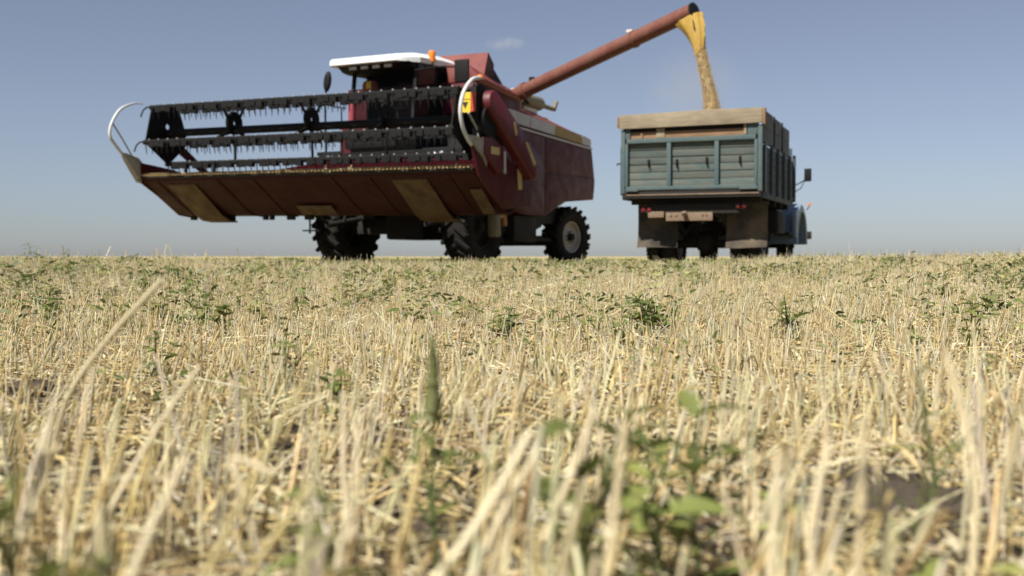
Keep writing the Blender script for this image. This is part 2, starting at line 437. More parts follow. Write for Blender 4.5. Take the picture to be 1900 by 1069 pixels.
# ------------------------------------------------------------------ wheels (axis along x)
def tyre_mesh(r, w, rim_r, lugs=0, lug_h=0.05):
    m = MB(); h = w / 2
    rt = r - (lug_h if lugs else 0)
    prof = [(rim_r, -h * 0.72), (rim_r + 0.03, -h * 0.86), ((rim_r + rt) / 2, -h), (rt - 0.06, -h * 0.95), (rt - 0.012, -h * 0.78), (rt, -h * 0.4),
            (rt, h * 0.4), (rt - 0.012, h * 0.78), (rt - 0.06, h * 0.95), ((rim_r + rt) / 2, h), (rim_r + 0.03, h * 0.86), (rim_r, h * 0.72)]
    m.lathe(prof, 40)
    if lugs:
        for k in range(lugs):
            for s in (-1, 1):
                a = 2 * math.pi * (k + (0.5 if s > 0 else 0)) / lugs
                rot = Matrix.Rotation(a, 3, 'X') @ Matrix.Rotation(s * R(-38), 3, 'Z')
                c = Matrix.Rotation(a, 3, 'X') @ Vector((s * h * 0.5, 0, rt + lug_h * 0.35))
                m.obox(c, (h * 1.12, 0.055, lug_h * 1.3), rot)
                c2 = Matrix.Rotation(a + 0.17 * -1, 3, 'X') @ Vector((s * h * 0.93, 0, rt - 0.035))
                m.obox(c2, (0.05, 0.06, 0.12), Matrix.Rotation(a - 0.17, 3, 'X'))
    else:
        n = 44
        for k in range(n):
            a = 2 * math.pi * k / n
            rot = Matrix.Rotation(a, 3, 'X')
            for s in (-1, 1):
                m.obox(rot @ Vector((s * h * 0.66, 0, rt - 0.004)), (h * 0.42, 0.036, 0.03), rot)
    return m

def rim_mesh(rim_r, w, side=1):
    """dished disc facing side * x"""
    h = w / 2 * 0.72
    m = MB()
    m.lathe([(rim_r + 0.012, -h), (rim_r - 0.03, -h * 0.95), (rim_r - 0.05, 0), (rim_r - 0.03, h * 0.95), (rim_r + 0.012, h), (rim_r + 0.012, h - 0.012)], 36)
    d = side * h * 0.25
    m.lathe([(rim_r - 0.045, d + side * 0.05), (rim_r * 0.72, d), (rim_r * 0.42, d + side * 0.06), (0.001, d + side * 0.06)], 36)
    return m

def hub_mesh(rim_r, w, side=1):
    m = MB(); d = side * (w / 2 * 0.72 * 0.25 + 0.06)
    m.lathe([(0.001, d + side * 0.11), (rim_r * 0.2, d + side * 0.10), (rim_r * 0.26, d + side * 0.02), (rim_r * 0.26, d - side * 0.1), (0.001, d - side * 0.1)], 20)
    for k in range(8):
        a = 2 * math.pi * k / 8
        m.lathe([(0.001, d + side * 0.03), (0.018, d + side * 0.03), (0.018, d - side * 0.04)], 6, c=(0, math.cos(a) * rim_r * 0.36, math.sin(a) * rim_r * 0.36))
    return m

def wheel(parent, name, loc, r, w, rim_r, side, steer=0, lugs=0, rim_mat='rim_grey'):
    h = hub_mesh(rim_r, w, side).build(name, 'chassis_dark', parent, loc=loc, rot=(R(random.uniform(0, 40)), 0, steer))
    tyre_mesh(r, w, rim_r, lugs).build('tyre', 'rubber', h, smooth=40)
    rim_mesh(rim_r, w, side).build('rim', rim_mat, h)
    return h

# ------------------------------------------------------------------ combine harvester
PHI = R(26)
comb = obj('combine_harvester', None, loc=(-6.86, 20.47, 0), rot=(0, 0, -PHI))
tag(comb, 'dark red combine harvester with raised black reel header and long unloading auger', 'combine harvester')
# local axes: x to the viewer's right along the header, y rearwards, z up

def make_header():
    TILT = 0.012
    m = MB()
    outer = [(-0.03, 1.685), (0.0, 1.625), (0.30, 1.45), (0.62, 1.24), (0.95, 1.06), (1.30, 1.03), (1.46, 1.10), (1.50, 1.30), (1.42, 1.74)]
    inner = [(1.38, 1.73), (1.45, 1.31), (1.42, 1.15), (1.29, 1.08), (0.97, 1.11), (0.65, 1.29), (0.33, 1.50), (0.03, 1.67)]
    m.prism(outer + inner, 'x', 0.04, 6.96)
    head = m.build('header', 'trough_red', comb, bevel=0.008, rot=(0, TILT, 0))
    # stiffening seams under the trough
    for x in (0.35, 1.75, 2.55, 4.2, 4.95, 6.45):
        q = MB(); pts = outer[1:6]
        prof = [(y - 0.012, z - 0.004) for y, z in pts] + [(y - 0.006, z - 0.018) for y, z in pts[::-1]]
        q.prism(prof, 'x', x, x + 0.05).build('trough_rib', 'trough_red', head)
    # worn yellow skid plates
    for x0, x1, a, b in ((0.55, 1.2, 0, 6), (3.05, 3.8, 2, 4), (5.38, 6.05, 0, 6), (6.70, 6.93, 1, 4)):
        q = MB(); pts = [(0.08, 1.575), (0.32, 1.415), (0.62, 1.19), (0.80, 1.06), (1.0, 0.965), (1.25, 0.94)][a:b]
        prof = pts + [(y + 0.012, z - 0.03) for y, z in pts[::-1]]
        q.prism(prof, 'x', x0, x1).build('skid_plate', 'worn_yellow', head, bevel=0.006)
        if b == 6:
            MB().box(x0 + 0.05, x1 - 0.05, 1.16, 1.26, 0.945, 1.06).build('skid_bracket', 'chassis_dark', head)
    # bolts and brackets that stick out below the trough
    for x, w_ in ((0.15, 0.1), (1.9, 0.07), (2.05, 0.06), (2.45, 0.14), (2.85, 0.16)):
        MB().box(x, x + w_, 1.12, 1.22, 0.955, 1.035).build('bracket', 'chassis_dark', head, bevel=0.01)
    # cutter bar with its fingers
    MB().prism([(-0.06, 1.70), (-0.03, 1.675), (0.06, 1.70), (0.06, 1.735), (-0.04, 1.722)], 'x', 0.06, 6.94).build('cutter_bar', 'chassis_dark', head)
    q = MB()
    n = 92
    for i in range(n):
        x = 0.10 + 6.8 * i / (n - 1)
        q.add([(x - 0.022, 0.02, 1.715), (x + 0.022, 0.02, 1.715), (x + 0.022, 0.02, 1.785), (x - 0.022, 0.02, 1.785), (x - 0.006, -0.115, 1.728), (x + 0.006, -0.115, 1.728), (x, -0.10, 1.755)],
              [(0, 3, 2, 1), (0, 1, 5, 4), (3, 6, 2), (0, 4, 6, 3), (1, 2, 6, 5), (4, 5, 6)])
    tag(q.build('knife_fingers', 'knife_steel', head, smooth=20), kind='stuff')
    # straw caught on the knife
    q = MB()
    for i in range(220):
        x = random.choice((random.uniform(0.3, 6.9), random.gauss(3.5, 0.25), random.gauss(4.6, 0.2)))
        a, b = random.uniform(-1.2, 1.2), random.uniform(0.05, 0.14)
        p = Vector((x, random.uniform(-0.1, 0.1), 1.755)); d = Vector((math.sin(a), random.uniform(-0.4, 0.4), random.uniform(-0.1, 0.4))).normalized() * b
        q.tube([p - d * 0.5, p + d * 0.5], 0.005, 3)
    tag(q.build('caught_straw', 'straw_single', head), kind='stuff')
    # intake auger
    q = MB().lathe([(0.001, 0.08), (0.19, 0.08), (0.19, 6.92), (0.001, 6.92)], 24, c=(0, 0.80, 1.60))
    aug = q.build('intake_auger', 'bright_red_paint', head)
    for x0, x1, d in ((0.12, 3.0, 1), (4.3, 6.88, -1)):
        q = MB(); vs, fs = [], []
        n = int((x1 - x0) / 0.5 * 24)
        for i in range(n + 1):
            t = i / n; x = x0 + (x1 - x0) * t; a = d * 2 * math.pi * (x - x0) / 0.5
            ro = 0.235
            vs += [(x, 0.80 + 0.185 * math.cos(a), 1.60 + 0.185 * math.sin(a)), (x + 0.012, 0.80 + ro * math.cos(a), 1.60 + ro * math.sin(a)), (x - 0.0, 0.80 + ro * math.cos(a), 1.60 + ro * math.sin(a))]
        for i in range(n):
            a, b = 3 * i, 3 * i + 3
            fs += [(a, a + 1, b + 1, b), (a, b, b + 2, a + 2), (a + 1, a + 2, b + 2, b + 1)]
        q.add(vs, fs); q.build('auger_flight', 'bright_red_paint', aug, smooth=60)
    q = MB()
    for i in range(14):
        a = i * 2.4; x = 3.1 + 1.1 * i / 13
        q.tube([(x, 0.80, 1.60), (x, 0.80 + 0.33 * math.cos(a), 1.60 + 0.33 * math.sin(a))], 0.011, 6)
    tag(q.build('auger_fingers', 'knife_steel', aug), kind='stuff')
    # curved crop guard behind the auger, highest in the middle
    q = MB(); vs = []
    for i in range(25):
        x = 1.25 + 5.5 * i / 24
        top = 1.78 + 0.20 * float(smoothstep(1.2, 3.6, x)) - 0.05 * float(smoothstep(5.8, 6.8, x))
        vs.append([(x, 1.02, 1.72), (x, 1.00, top), (x, 1.10, top + 0.015), (x, 1.16, top - 0.02), (x, 1.10, 1.70)])
    q.loft(vs).build('crop_guard', 'bright_red_paint', head, smooth=30)
    # end sheets
    sheet = [(-0.21, 1.99), (-0.10, 1.66), (0.01, 1.58), (0.40, 1.38), (0.96, 1.04), (1.35, 1.00), (1.55, 1.15), (1.5, 1.76), (0.82, 1.90)]
    MB().prism(sheet, 'x', 0.0, 0.035).build('end_sheet', 'dark_red_paint', head, bevel=0.006)
    # left divider nose and hoop
    MB().loft([[(x, -0.5, 2.13) for x in (-0.03, 0.0, 0.0, -0.03)], [(-0.07, -0.42, 2.10), (0.05, -0.42, 2.12), (0.04, -0.38, 1.98), (-0.06, -0.38, 1.98)],
               [(-0.09, -0.16, 2.03), (0.07, -0.14, 2.05), (0.05, -0.06, 1.63), (-0.08, -0.06, 1.62)], [(-0.05, 0.02, 1.98), (0.0, 0.02, 1.98), (0.0, 0.02, 1.6), (-0.05, 0.02, 1.6)]]).build('divider_nose', 'divider_grey', head, smooth=30)
    def hoop(x, pts, r):
        p = [Vector((x, a, b)) for a, b in pts]; out = []
        for i in range(len(p) - 1):                      # Catmull-Rom
            a, b, c, d = p[max(i - 1, 0)], p[i], p[i + 1], p[min(i + 2, len(p) - 1)]
            for k in range(5):
                t = k / 5
                out.append(0.5 * ((2 * b) + (c - a) * t + (2 * a - 5 * b + 4 * c - d) * t * t + (3 * b - a - 3 * c + d) * t ** 3))
        return out + [p[-1]]
    lh = [(0.06, 3.07), (-0.2, 3.04), (-0.5, 2.9), (-0.70, 2.64), (-0.75, 2.42), (-0.65, 2.28), (-0.41, 2.07), (-0.21, 1.92)]
    pp = hoop(-0.02, lh, 0.03)
    MB().tube(pp, [0.010 + 0.017 * min(1, i / 10) for i in range(len(pp))], 10).build('divider_hoop', 'grey_hoop', head, smooth=60)
    MB().tube([(-0.02, -0.68, 2.63), (-0.01, -0.45, 2.36), (0.0, -0.22, 2.06)], 0.014, 8).build('hoop_strut', 'divider_grey', head)
    # right end: sheets, drive covers, hoop
    d = 0.085                                            # the tilt lowers this end, lift its parts back
    sheet = [(-0.22, 2.02), (-0.02, 1.62), (0.03, 1.52), (0.45, 1.26), (0.9, 1.02), (1.94, 1.12), (2.06, 1.52), (1.98, 1.72), (1.2, 1.80), (0.55, 2.05), (0.1, 2.14)]
    MB().prism([(a, b + d) for a, b in sheet], 'x', 6.98, 7.03).build('end_sheet', 'dark_red_paint', head, bevel=0.008)
    MB().prism([(a, b + d) for a, b in [(0.02, 2.12), (0.06, 1.86), (0.55, 1.58), (0.72, 1.66), (0.70, 2.02), (0.30, 2.16)]], 'x', 7.035, 7.11).build('drive_cover', 'red_paint', head, bevel=0.012)
    MB().box(7.112, 7.116, 0.26, 0.56, 1.88 + d, 2.00 + d).build('sticker', 'sticker_faded', head)
    MB().tube([(7.14, 0.69, 1.95 + d), (7.14, 0.71, 1.62 + d)], 0.018, 8).build('white_rod', 'grey_hoop', head)
    MB().tube([(7.12, 0.71, 1.64 + d), (7.15, 0.71, 1.60 + d)], 0.03, 8).build('rod_end', 'steel', head)
    # long diagonal chain cover, rounded at both ends
    a, b = Vector((0.20, 2.68 + d)), Vector((1.70, 1.80 + d)); ax = (b - a).normalized(); no = Vector((-ax.y, ax.x))
    def caps(r0, r1, k=10):
        p = []
        for i in range(k + 1):
            t = math.pi * i / k; p.append(a + (no * math.cos(t) - ax * math.sin(t)) * r0)
        for i in range(k + 1):
            t = math.pi * i / k; p.append(b + (-no * math.cos(t) + ax * math.sin(t)) * r1)
        return p
    rings = []
    for x, s in ((7.06, 1.0), (7.17, 1.0), (7.20, 0.97), (7.215, 0.90)):
        rings.append([(x, q.x, q.y) for q in caps(0.19 * s, 0.25 * s)])
    MB().loft(rings).build('chain_cover', 'red_paint', head, smooth=50)
    def decal(name, pts, mat, x=7.217):
        MB().prism([(p, q + d) for p, q in pts], 'x', x, x + 0.004).build(name, mat, head)
    decal('sticker', [(0.84, 2.44), (0.92, 2.46), (1.0, 2.25), (0.93, 2.22)], 'sticker_faded')
    decal('sticker', [(1.30, 2.16), (1.40, 2.16), (1.74, 1.84), (1.66, 1.78)], 'sticker_faded')
    decal('sticker', [(1.38, 1.72), (1.55, 1.70), (1.58, 1.38), (1.42, 1.38)], 'sticker_faded', 7.035)
    # black mechanism between the chain cover and the reel
    MB().prism([(p, q + d) for p, q in [(-0.05, 2.9), (0.05, 2.95), (0.5, 2.86), (0.55, 2.78), (0.45, 2.6), (1.0, 2.22), (0.9, 2.06), (0.05, 2.10), (-0.12, 2.5)]], 'x', 6.90, 7.05).build('reel_drive_housing', 'black_steel', head, bevel=0.02)
    MB().lathe([(0.001, 7.06), (0.24, 7.06), (0.26, 7.10), (0.24, 7.14), (0.06, 7.12), (0.001, 7.12)], 28, c=(0, 0.18, 2.38 + d)).build('drive_pulley', 'black_steel', head)
    rh = [(0.10, 3.06), (-0.17, 3.0), (-0.40, 2.83), (-0.52, 2.65), (-0.56, 2.47), (-0.52, 2.31), (-0.42, 2.16), (-0.25, 2.02), (-0.05, 1.95)]
    pp = hoop(7.0, [(p, q + d) for p, q in rh], 0.03)
    MB().tube(pp, 0.031, 10).build('divider_hoop', 'grey_hoop', head, smooth=60)
    MB().tube([(7.0, -0.30, 2.47 + d), (7.0, 0.02, 2.23 + d), (7.0, 0.06, 2.05 + d)], 0.02, 8).build('hoop_strut', 'divider_grey', head)
    MB().loft([[(x, -0.34, 2.13 + d) for x in (6.97, 7.0, 7.0, 6.97)], [(6.94, -0.2, 2.1 + d), (7.08, -0.2, 2.12 + d), (7.06, -0.1, 1.92 + d), (6.95, -0.1, 1.92 + d)],
               [(6.93, 0.06, 2.07 + d), (7.11, 0.06, 2.09 + d), (7.08, 0.12, 1.80 + d), (6.95, 0.12, 1.80 + d)], [(6.97, 0.25, 1.80 + d), (7.05, 0.25, 1.80 + d), (7.05, 0.25, 1.68 + d), (6.97, 0.25, 1.68 + d)]]).build('divider_nose', 'divider_grey', head, smooth=30)
    # warning plate with its marks, turn lamp
    MB().box(6.80, 6.98, -0.20, -0.18, 2.49 + d, 2.80 + d).build('warning_plate', 'sticker_yellow', head)
    MB().box(6.982, 7.06, -0.19, -0.17, 2.50 + d, 2.80 + d).build('red_reflector', 'sticker_red', head)
    z = 2.49 + d
    MB().box(6.805, 6.975, -0.204, -0.2005, z + 0.195, z + 0.205).build('plate_line', 'mark_black', head)
    MB().prism([(6.835, z + 0.16), (6.945, z + 0.16), (6.89, z + 0.05), (6.875, z + 0.085), (6.905, z + 0.085), (6.92, z + 0.14), (6.86, z + 0.14), (6.875, z + 0.085), (6.89, z + 0.05)][:3], 'y', -0.204, -0.2005).build('plate_symbol', 'mark_black', head)
    MB().lathe([(0.001, -0.03), (0.05, -0.03), (0.058, 0.0), (0.05, 0.05), (0.001, 0.06)], 14, c=(6.99, 0.12, 3.06 + d), axis='z').build('turn_lamp', 'amber_lens', head, smooth=60)
    # arms that carry the reel
    MB().prism([(1.45, 1.70), (1.45, 1.80), (0.2, 2.58), (0.03, 2.57), (0.03, 2.43), (0.1, 2.41)], 'x', 0.38, 0.44).build('reel_arm', 'dark_red_paint', head)
    MB().prism([(1.45, 1.70), (1.45, 1.80), (0.2, 2.58), (0.03, 2.57), (0.03, 2.43), (0.1, 2.41)], 'x', 6.84, 6.89).build('reel_arm', 'dark_red_paint', head)
    return head
make_header()

def make_reel():
    cy, cz, rad = 0.10, 2.51, 0.56
    m = MB().tube([(0.45, cy, cz), (6.84, cy, cz)], 0.070, 16)
    reel = m.build('reel', 'black_steel', comb, rot=(0, 0.012, 0))
    angs = [R(58 + 72 * k) for k in range(5)]
    tips = [(cy + rad * math.cos(a), cz + rad * math.sin(a)) for a in angs]
    # pentagonal end plates with round openings
    for x0 in (0.50, 6.76):
        q = MB(); n = 40; vs, fs = [], []
        def edge(t):                                      # radius of a pentagon with corners at the bars
            k = (t - angs[0]) % R(72) - R(36); return 0.58 * math.cos(R(36)) / math.cos(k)
        rings = [[], [], [], []]
        hy, hz = cy + 0.02, cz + 0.12                     # small opening above the shaft
        for j in range(n):
            t = 2 * math.pi * j / n
            for ring, x, r_ in ((0, x0, 0), (1, x0, 1), (2, x0 + 0.02, 1), (3, x0 + 0.02, 0)):
                rings[ring].append((x, cy + edge(t) * math.cos(t), cz + edge(t) * math.sin(t)) if r_ else (x, hy + 0.05 * math.cos(t), hz + 0.05 * math.sin(t)))
        q.loft(rings + [rings[0]], caps=False)
        q.build('end_plate', 'black_steel', reel, smooth=30)
    # spiders along the shaft
    for x0 in (2.08, 3.75, 5.25):
        q = MB().lathe([(0.045, x0 - 0.025), (0.20, x0 - 0.025), (0.215, x0), (0.20, x0 + 0.025), (0.045, x0 + 0.025), (0.045, x0 - 0.025)], 24, c=(0, cy, cz + 0.12))
        for k, (ty, tz) in enumerate(tips):
            d = Vector((0, ty - cy, tz - cz)); l = d.length; d.normalize()
            rot = Matrix(((1, 0, 0), (0, d.y, -d.z), (0, d.z, d.y)))
            q.obox(Vector((x0, cy, cz)) + d * (l * 0.58), (0.016, l * 0.86, 0.055), rot)
        q.build('spider', 'black_steel', reel)
    for ty, tz in tips:
        b = MB().tube([(0.47, ty, tz), (6.82, ty, tz)], 0.045, 10).build('reel_bar', 'black_steel', reel)
        q = MB(); c = MB(); n = 50
        for i in range(n):
            x = 0.54 + 6.20 * i / (n - 1)
            # clamp: two coils on the bar
            (q.box(x - 0.052, x + 0.05 + 0.02 * (i % 3), ty - 0.052, ty + 0.035, tz - 0.078 - 0.014 * (i % 2), tz + 0.015) if i % 4 else None)
            j = random.gauss(0, 0.016)
            if random.random() < 0.06: continue
            c.tube([(x + 0.02, ty - 0.03, tz + 0.015), (x + 0.02 + j * 0.4, ty - 0.045, tz - 0.07), (x + 0.02 + j, ty - 0.02, tz - 0.215)], [0.014, 0.011, 0.006], 4)
        tag(q.build('tine_coils', 'black_plastic', b, smooth=60), kind='stuff')
        tag(c.build('tines', 'black_steel', b, smooth=60), kind='stuff')
        s = MB()                                           # pale clip heads that catch the sun
        for i in range(29):
            x = 0.60 + 6.1 * i / 28
            s.lathe([(0.001, 0.062), (0.016, 0.058), (0.019, 0.04), (0.019, 0.02)], 8, c=(x, ty - 0.008, tz - 0.005), axis='z')
        tag(s.build('clip_heads', 'steel', b, smooth=60), kind='stuff')
    for x in (0.98, 1.64):
        MB().box(x, x + 0.05, cy - 0.06, cy - 0.02, 1.76, 1.95).build('crop_lifter', 'black_steel', reel)
    # springy end tines beyond the left plate
    for ty, tz in (tips[1], tips[2]):
        MB().tube([(0.48, ty, tz), (0.40, ty - 0.02, tz + 0.01), (0.34, ty - 0.05, tz - 0.05), (0.31, ty - 0.08, tz - 0.17)], 0.014, 6).build('end_tine', 'black_steel', reel, smooth=60)
    MB().tube([(0.34, cy, cz), (0.47, cy, cz)], 0.06, 12).build('shaft_end', 'black_steel', reel)
make_reel()

def make_cab():
    # platform and cab shell
    MB().box(2.50, 5.65, 2.02, 3.3, 2.06, 2.20).build('platform', 'black_steel', comb, bevel=0.012)
    MB().box(2.52, 3.05, 1.985, 2.015, 1.985, 2.24).build('platform_light_panel', 'black_plastic', comb, bevel=0.01)
    MB().box(4.85, 5.50, 1.985, 2.015, 1.96, 2.22).build('platform_light_panel', 'black_plastic', comb, bevel=0.01)
    for x, z in ((2.76, 2.10), (2.88, 2.10), (5.12, 2.08), (5.26, 2.10)):
        MB().lathe([(0.001, 1.945), (0.04, 1.945), (0.055, 1.96), (0.055, 1.99)], 16, c=(x, 0, z), axis='y').build('headlamp', 'lamp_lens', comb, smooth=50)
    cab = MB().prism([(2.35, 2.2), (2.20, 2.55), (2.20, 2.62), (4.0, 2.62), (4.0, 2.2)], 'x', 3.05, 4.50).build('cab', 'black_plastic', comb, bevel=0.02)
    MB().box(3.1, 4.2, 2.10, 2.19, 2.28, 2.42).build('front_bumper', 'black_steel', cab, bevel=0.02)
    # pillars
    for x0, y0, y1 in ((3.06, 2.24, 2.42), (4.44, 2.24, 2.42)):
        MB().add([(x0, y0, 2.6), (x0 + 0.055, y0, 2.6), (x0 + 0.055, y0 + 0.07, 2.6), (x0, y0 + 0.07, 2.6), (x0, y1, 3.86), (x0 + 0.055, y1, 3.86), (x0 + 0.055, y1 + 0.07, 3.86), (x0, y1 + 0.07, 3.86)],
                 [(0, 3, 2, 1), (4, 5, 6, 7), (0, 1, 5, 4), (1, 2, 6, 5), (2, 3, 7, 6), (3, 0, 4, 7)]).build('pillar', 'black_plastic', cab)
    for x0 in (3.06, 4.44):
        MB().box(x0, x0 + 0.055, 3.92, 4.0, 2.62, 3.86).build('pillar', 'black_plastic', cab)
    MB().box(4.445, 4.49, 3.10, 3.18, 2.62, 3.86).build('pillar', 'black_plastic', cab)
    MB().box(3.45, 4.44, 3.90, 3.96, 2.62, 3.86).build('rear_wall', 'black_plastic', cab)
    MB().add([(3.12, 2.26, 2.62), (4.44, 2.26, 2.62), (4.44, 2.44, 3.86), (3.12, 2.44, 3.86)], [(0, 1, 2, 3)]).build('windscreen', 'cab_glass', cab)
    MB().add([(3.075, 2.32, 2.62), (3.075, 2.88, 2.62), (3.075, 2.88, 3.86), (3.075, 2.46, 3.86)], [(0, 1, 2, 3)]).build('side_window', 'cab_glass', cab)
    MB().box(3.06, 3.10, 2.88, 3.92, 2.62, 3.86).build('rear_side_panel', 'black_plastic', cab)
    MB().add([(4.485, 2.32, 2.62), (4.485, 3.92, 2.62), (4.485, 3.92, 3.86), (4.485, 2.46, 3.86)], [(0, 1, 2, 3)]).build('side_window', 'dark_glass', cab)
    # interior
    MB().box(3.65, 4.15, 3.0, 3.5, 2.62, 3.0).box(3.65, 4.15, 3.45, 3.6, 3.0, 3.62).build('seat', 'black_plastic', cab, bevel=0.05)
    MB().tube([(3.9, 2.75, 2.62), (3.9, 2.68, 3.02)], 0.035, 8).lathe([(0.19, -0.012), (0.205, 0.0), (0.19, 0.012), (0.175, 0.0), (0.19, -0.012)], 24, c=(3.9, 2.66, 3.05), axis='z').build('steering_wheel', 'black_plastic', cab)
    # roof: white shell that overhangs the windscreen, darker lamp panel beneath
    def sec(y, x0, x1, z0, z1, e=0.06):
        return [(x0, y, z0), (x1, y, z0), (x1 + 0.0, y, (z0 + z1) / 2), (x1 - e, y, z1 - 0.015), (x1 - 2.2 * e, y, z1), (x0 + 2.2 * e, y, z1), (x0 + e, y, z1 - 0.015), (x0, y, (z0 + z1) / 2)]
    rf = MB().loft([sec(2.05, 2.78, 4.25, 3.870, 3.975, 0.015), sec(2.08, 2.77, 4.30, 3.862, 3.99, 0.03), sec(2.20, 2.77, 4.42, 3.855, 4.01), sec(2.42, 2.77, 4.56, 3.86, 4.05, 0.09), sec(3.2, 2.80, 4.58, 3.90, 4.12, 0.1), sec(3.8, 2.86, 4.56, 3.93, 4.12, 0.1), sec(4.05, 2.95, 4.50, 3.95, 4.05, 0.1)]).build('cab_roof', 'white_paint', comb, smooth=24)
    MB().prism([(2.14, 3.858), (2.32, 3.76), (2.5, 3.74), (3.98, 3.80), (3.98, 3.90), (2.5, 3.853)], 'x', 2.88, 4.48).build('lamp_panel', 'black_plastic', rf, bevel=0.02)
    for x in (3.14, 3.40, 3.66, 3.92):
        MB().box(x, x + 0.16, 2.165, 2.20, 3.775, 3.835).build('work_lamp', 'rim_grey', rf, bevel=0.01)
    b = MB().lathe([(0.001, 0.0), (0.078, 0.0), (0.078, 0.06), (0.066, 0.06), (0.072, 0.18), (0.05, 0.21), (0.001, 0.22)], 18, c=(4.56, 2.84, 3.93), axis='z').build('beacon', 'amber_lens', rf, smooth=50)
    MB().tube([(4.56, 2.84, 3.80), (4.56, 2.84, 3.94)], 0.022, 8).build('beacon_post', 'black_plastic', b)
    # handrails left of the cab
    MB().tube([(2.68, 2.06, 2.2), (2.66, 2.06, 3.3), (2.66, 2.1, 3.42)], 0.02, 8).build('mirror_post', 'black_steel', comb)
    MB().tube([(3.0, 2.14, 2.2), (2.98, 2.14, 3.05)], 0.014, 8).build('handrail', 'black_steel', comb)
    MB().tube([(2.67, 2.07, 3.14), (3.04, 2.2, 3.06)], 0.014, 8).build('handrail', 'black_steel', comb)
    mr = MB().lathe([(0.001, -0.03), (0.5, -0.03), (0.72, -0.02), (0.95, 0.0), (1.0, 0.02), (0.95, 0.03), (0.001, 0.035)], 20, axis='y')
    mr.v = [(x * 0.085, y, z * 0.20) for x, y, z in mr.v]
    mr.build('mirror', 'black_plastic', comb, loc=(2.71, 2.06, 3.58), rot=(0, R(8), 0), smooth=50)
    # right mirror on a long arm
    arm = MB().tube([(4.52, 2.3, 3.70), (5.0, 2.26, 3.72), (5.45, 2.22, 3.68)], 0.016, 8).build('mirror_arm', 'black_steel', comb)
    MB().box(5.41, 5.70, 2.17, 2.23, 3.40, 3.80).build('mirror', 'black_plastic', arm, bevel=0.025)
    # red extinguisher and tank behind the glass
    MB().lathe([(0.001, 0.0), (0.065, 0.0), (0.07, 0.03), (0.07, 0.42), (0.05, 0.48), (0.025, 0.5), (0.001, 0.52)], 16, c=(3.22, 2.14, 2.78), axis='z').build('fire_extinguisher', 'bright_red_paint', cab, smooth=45)
make_cab()

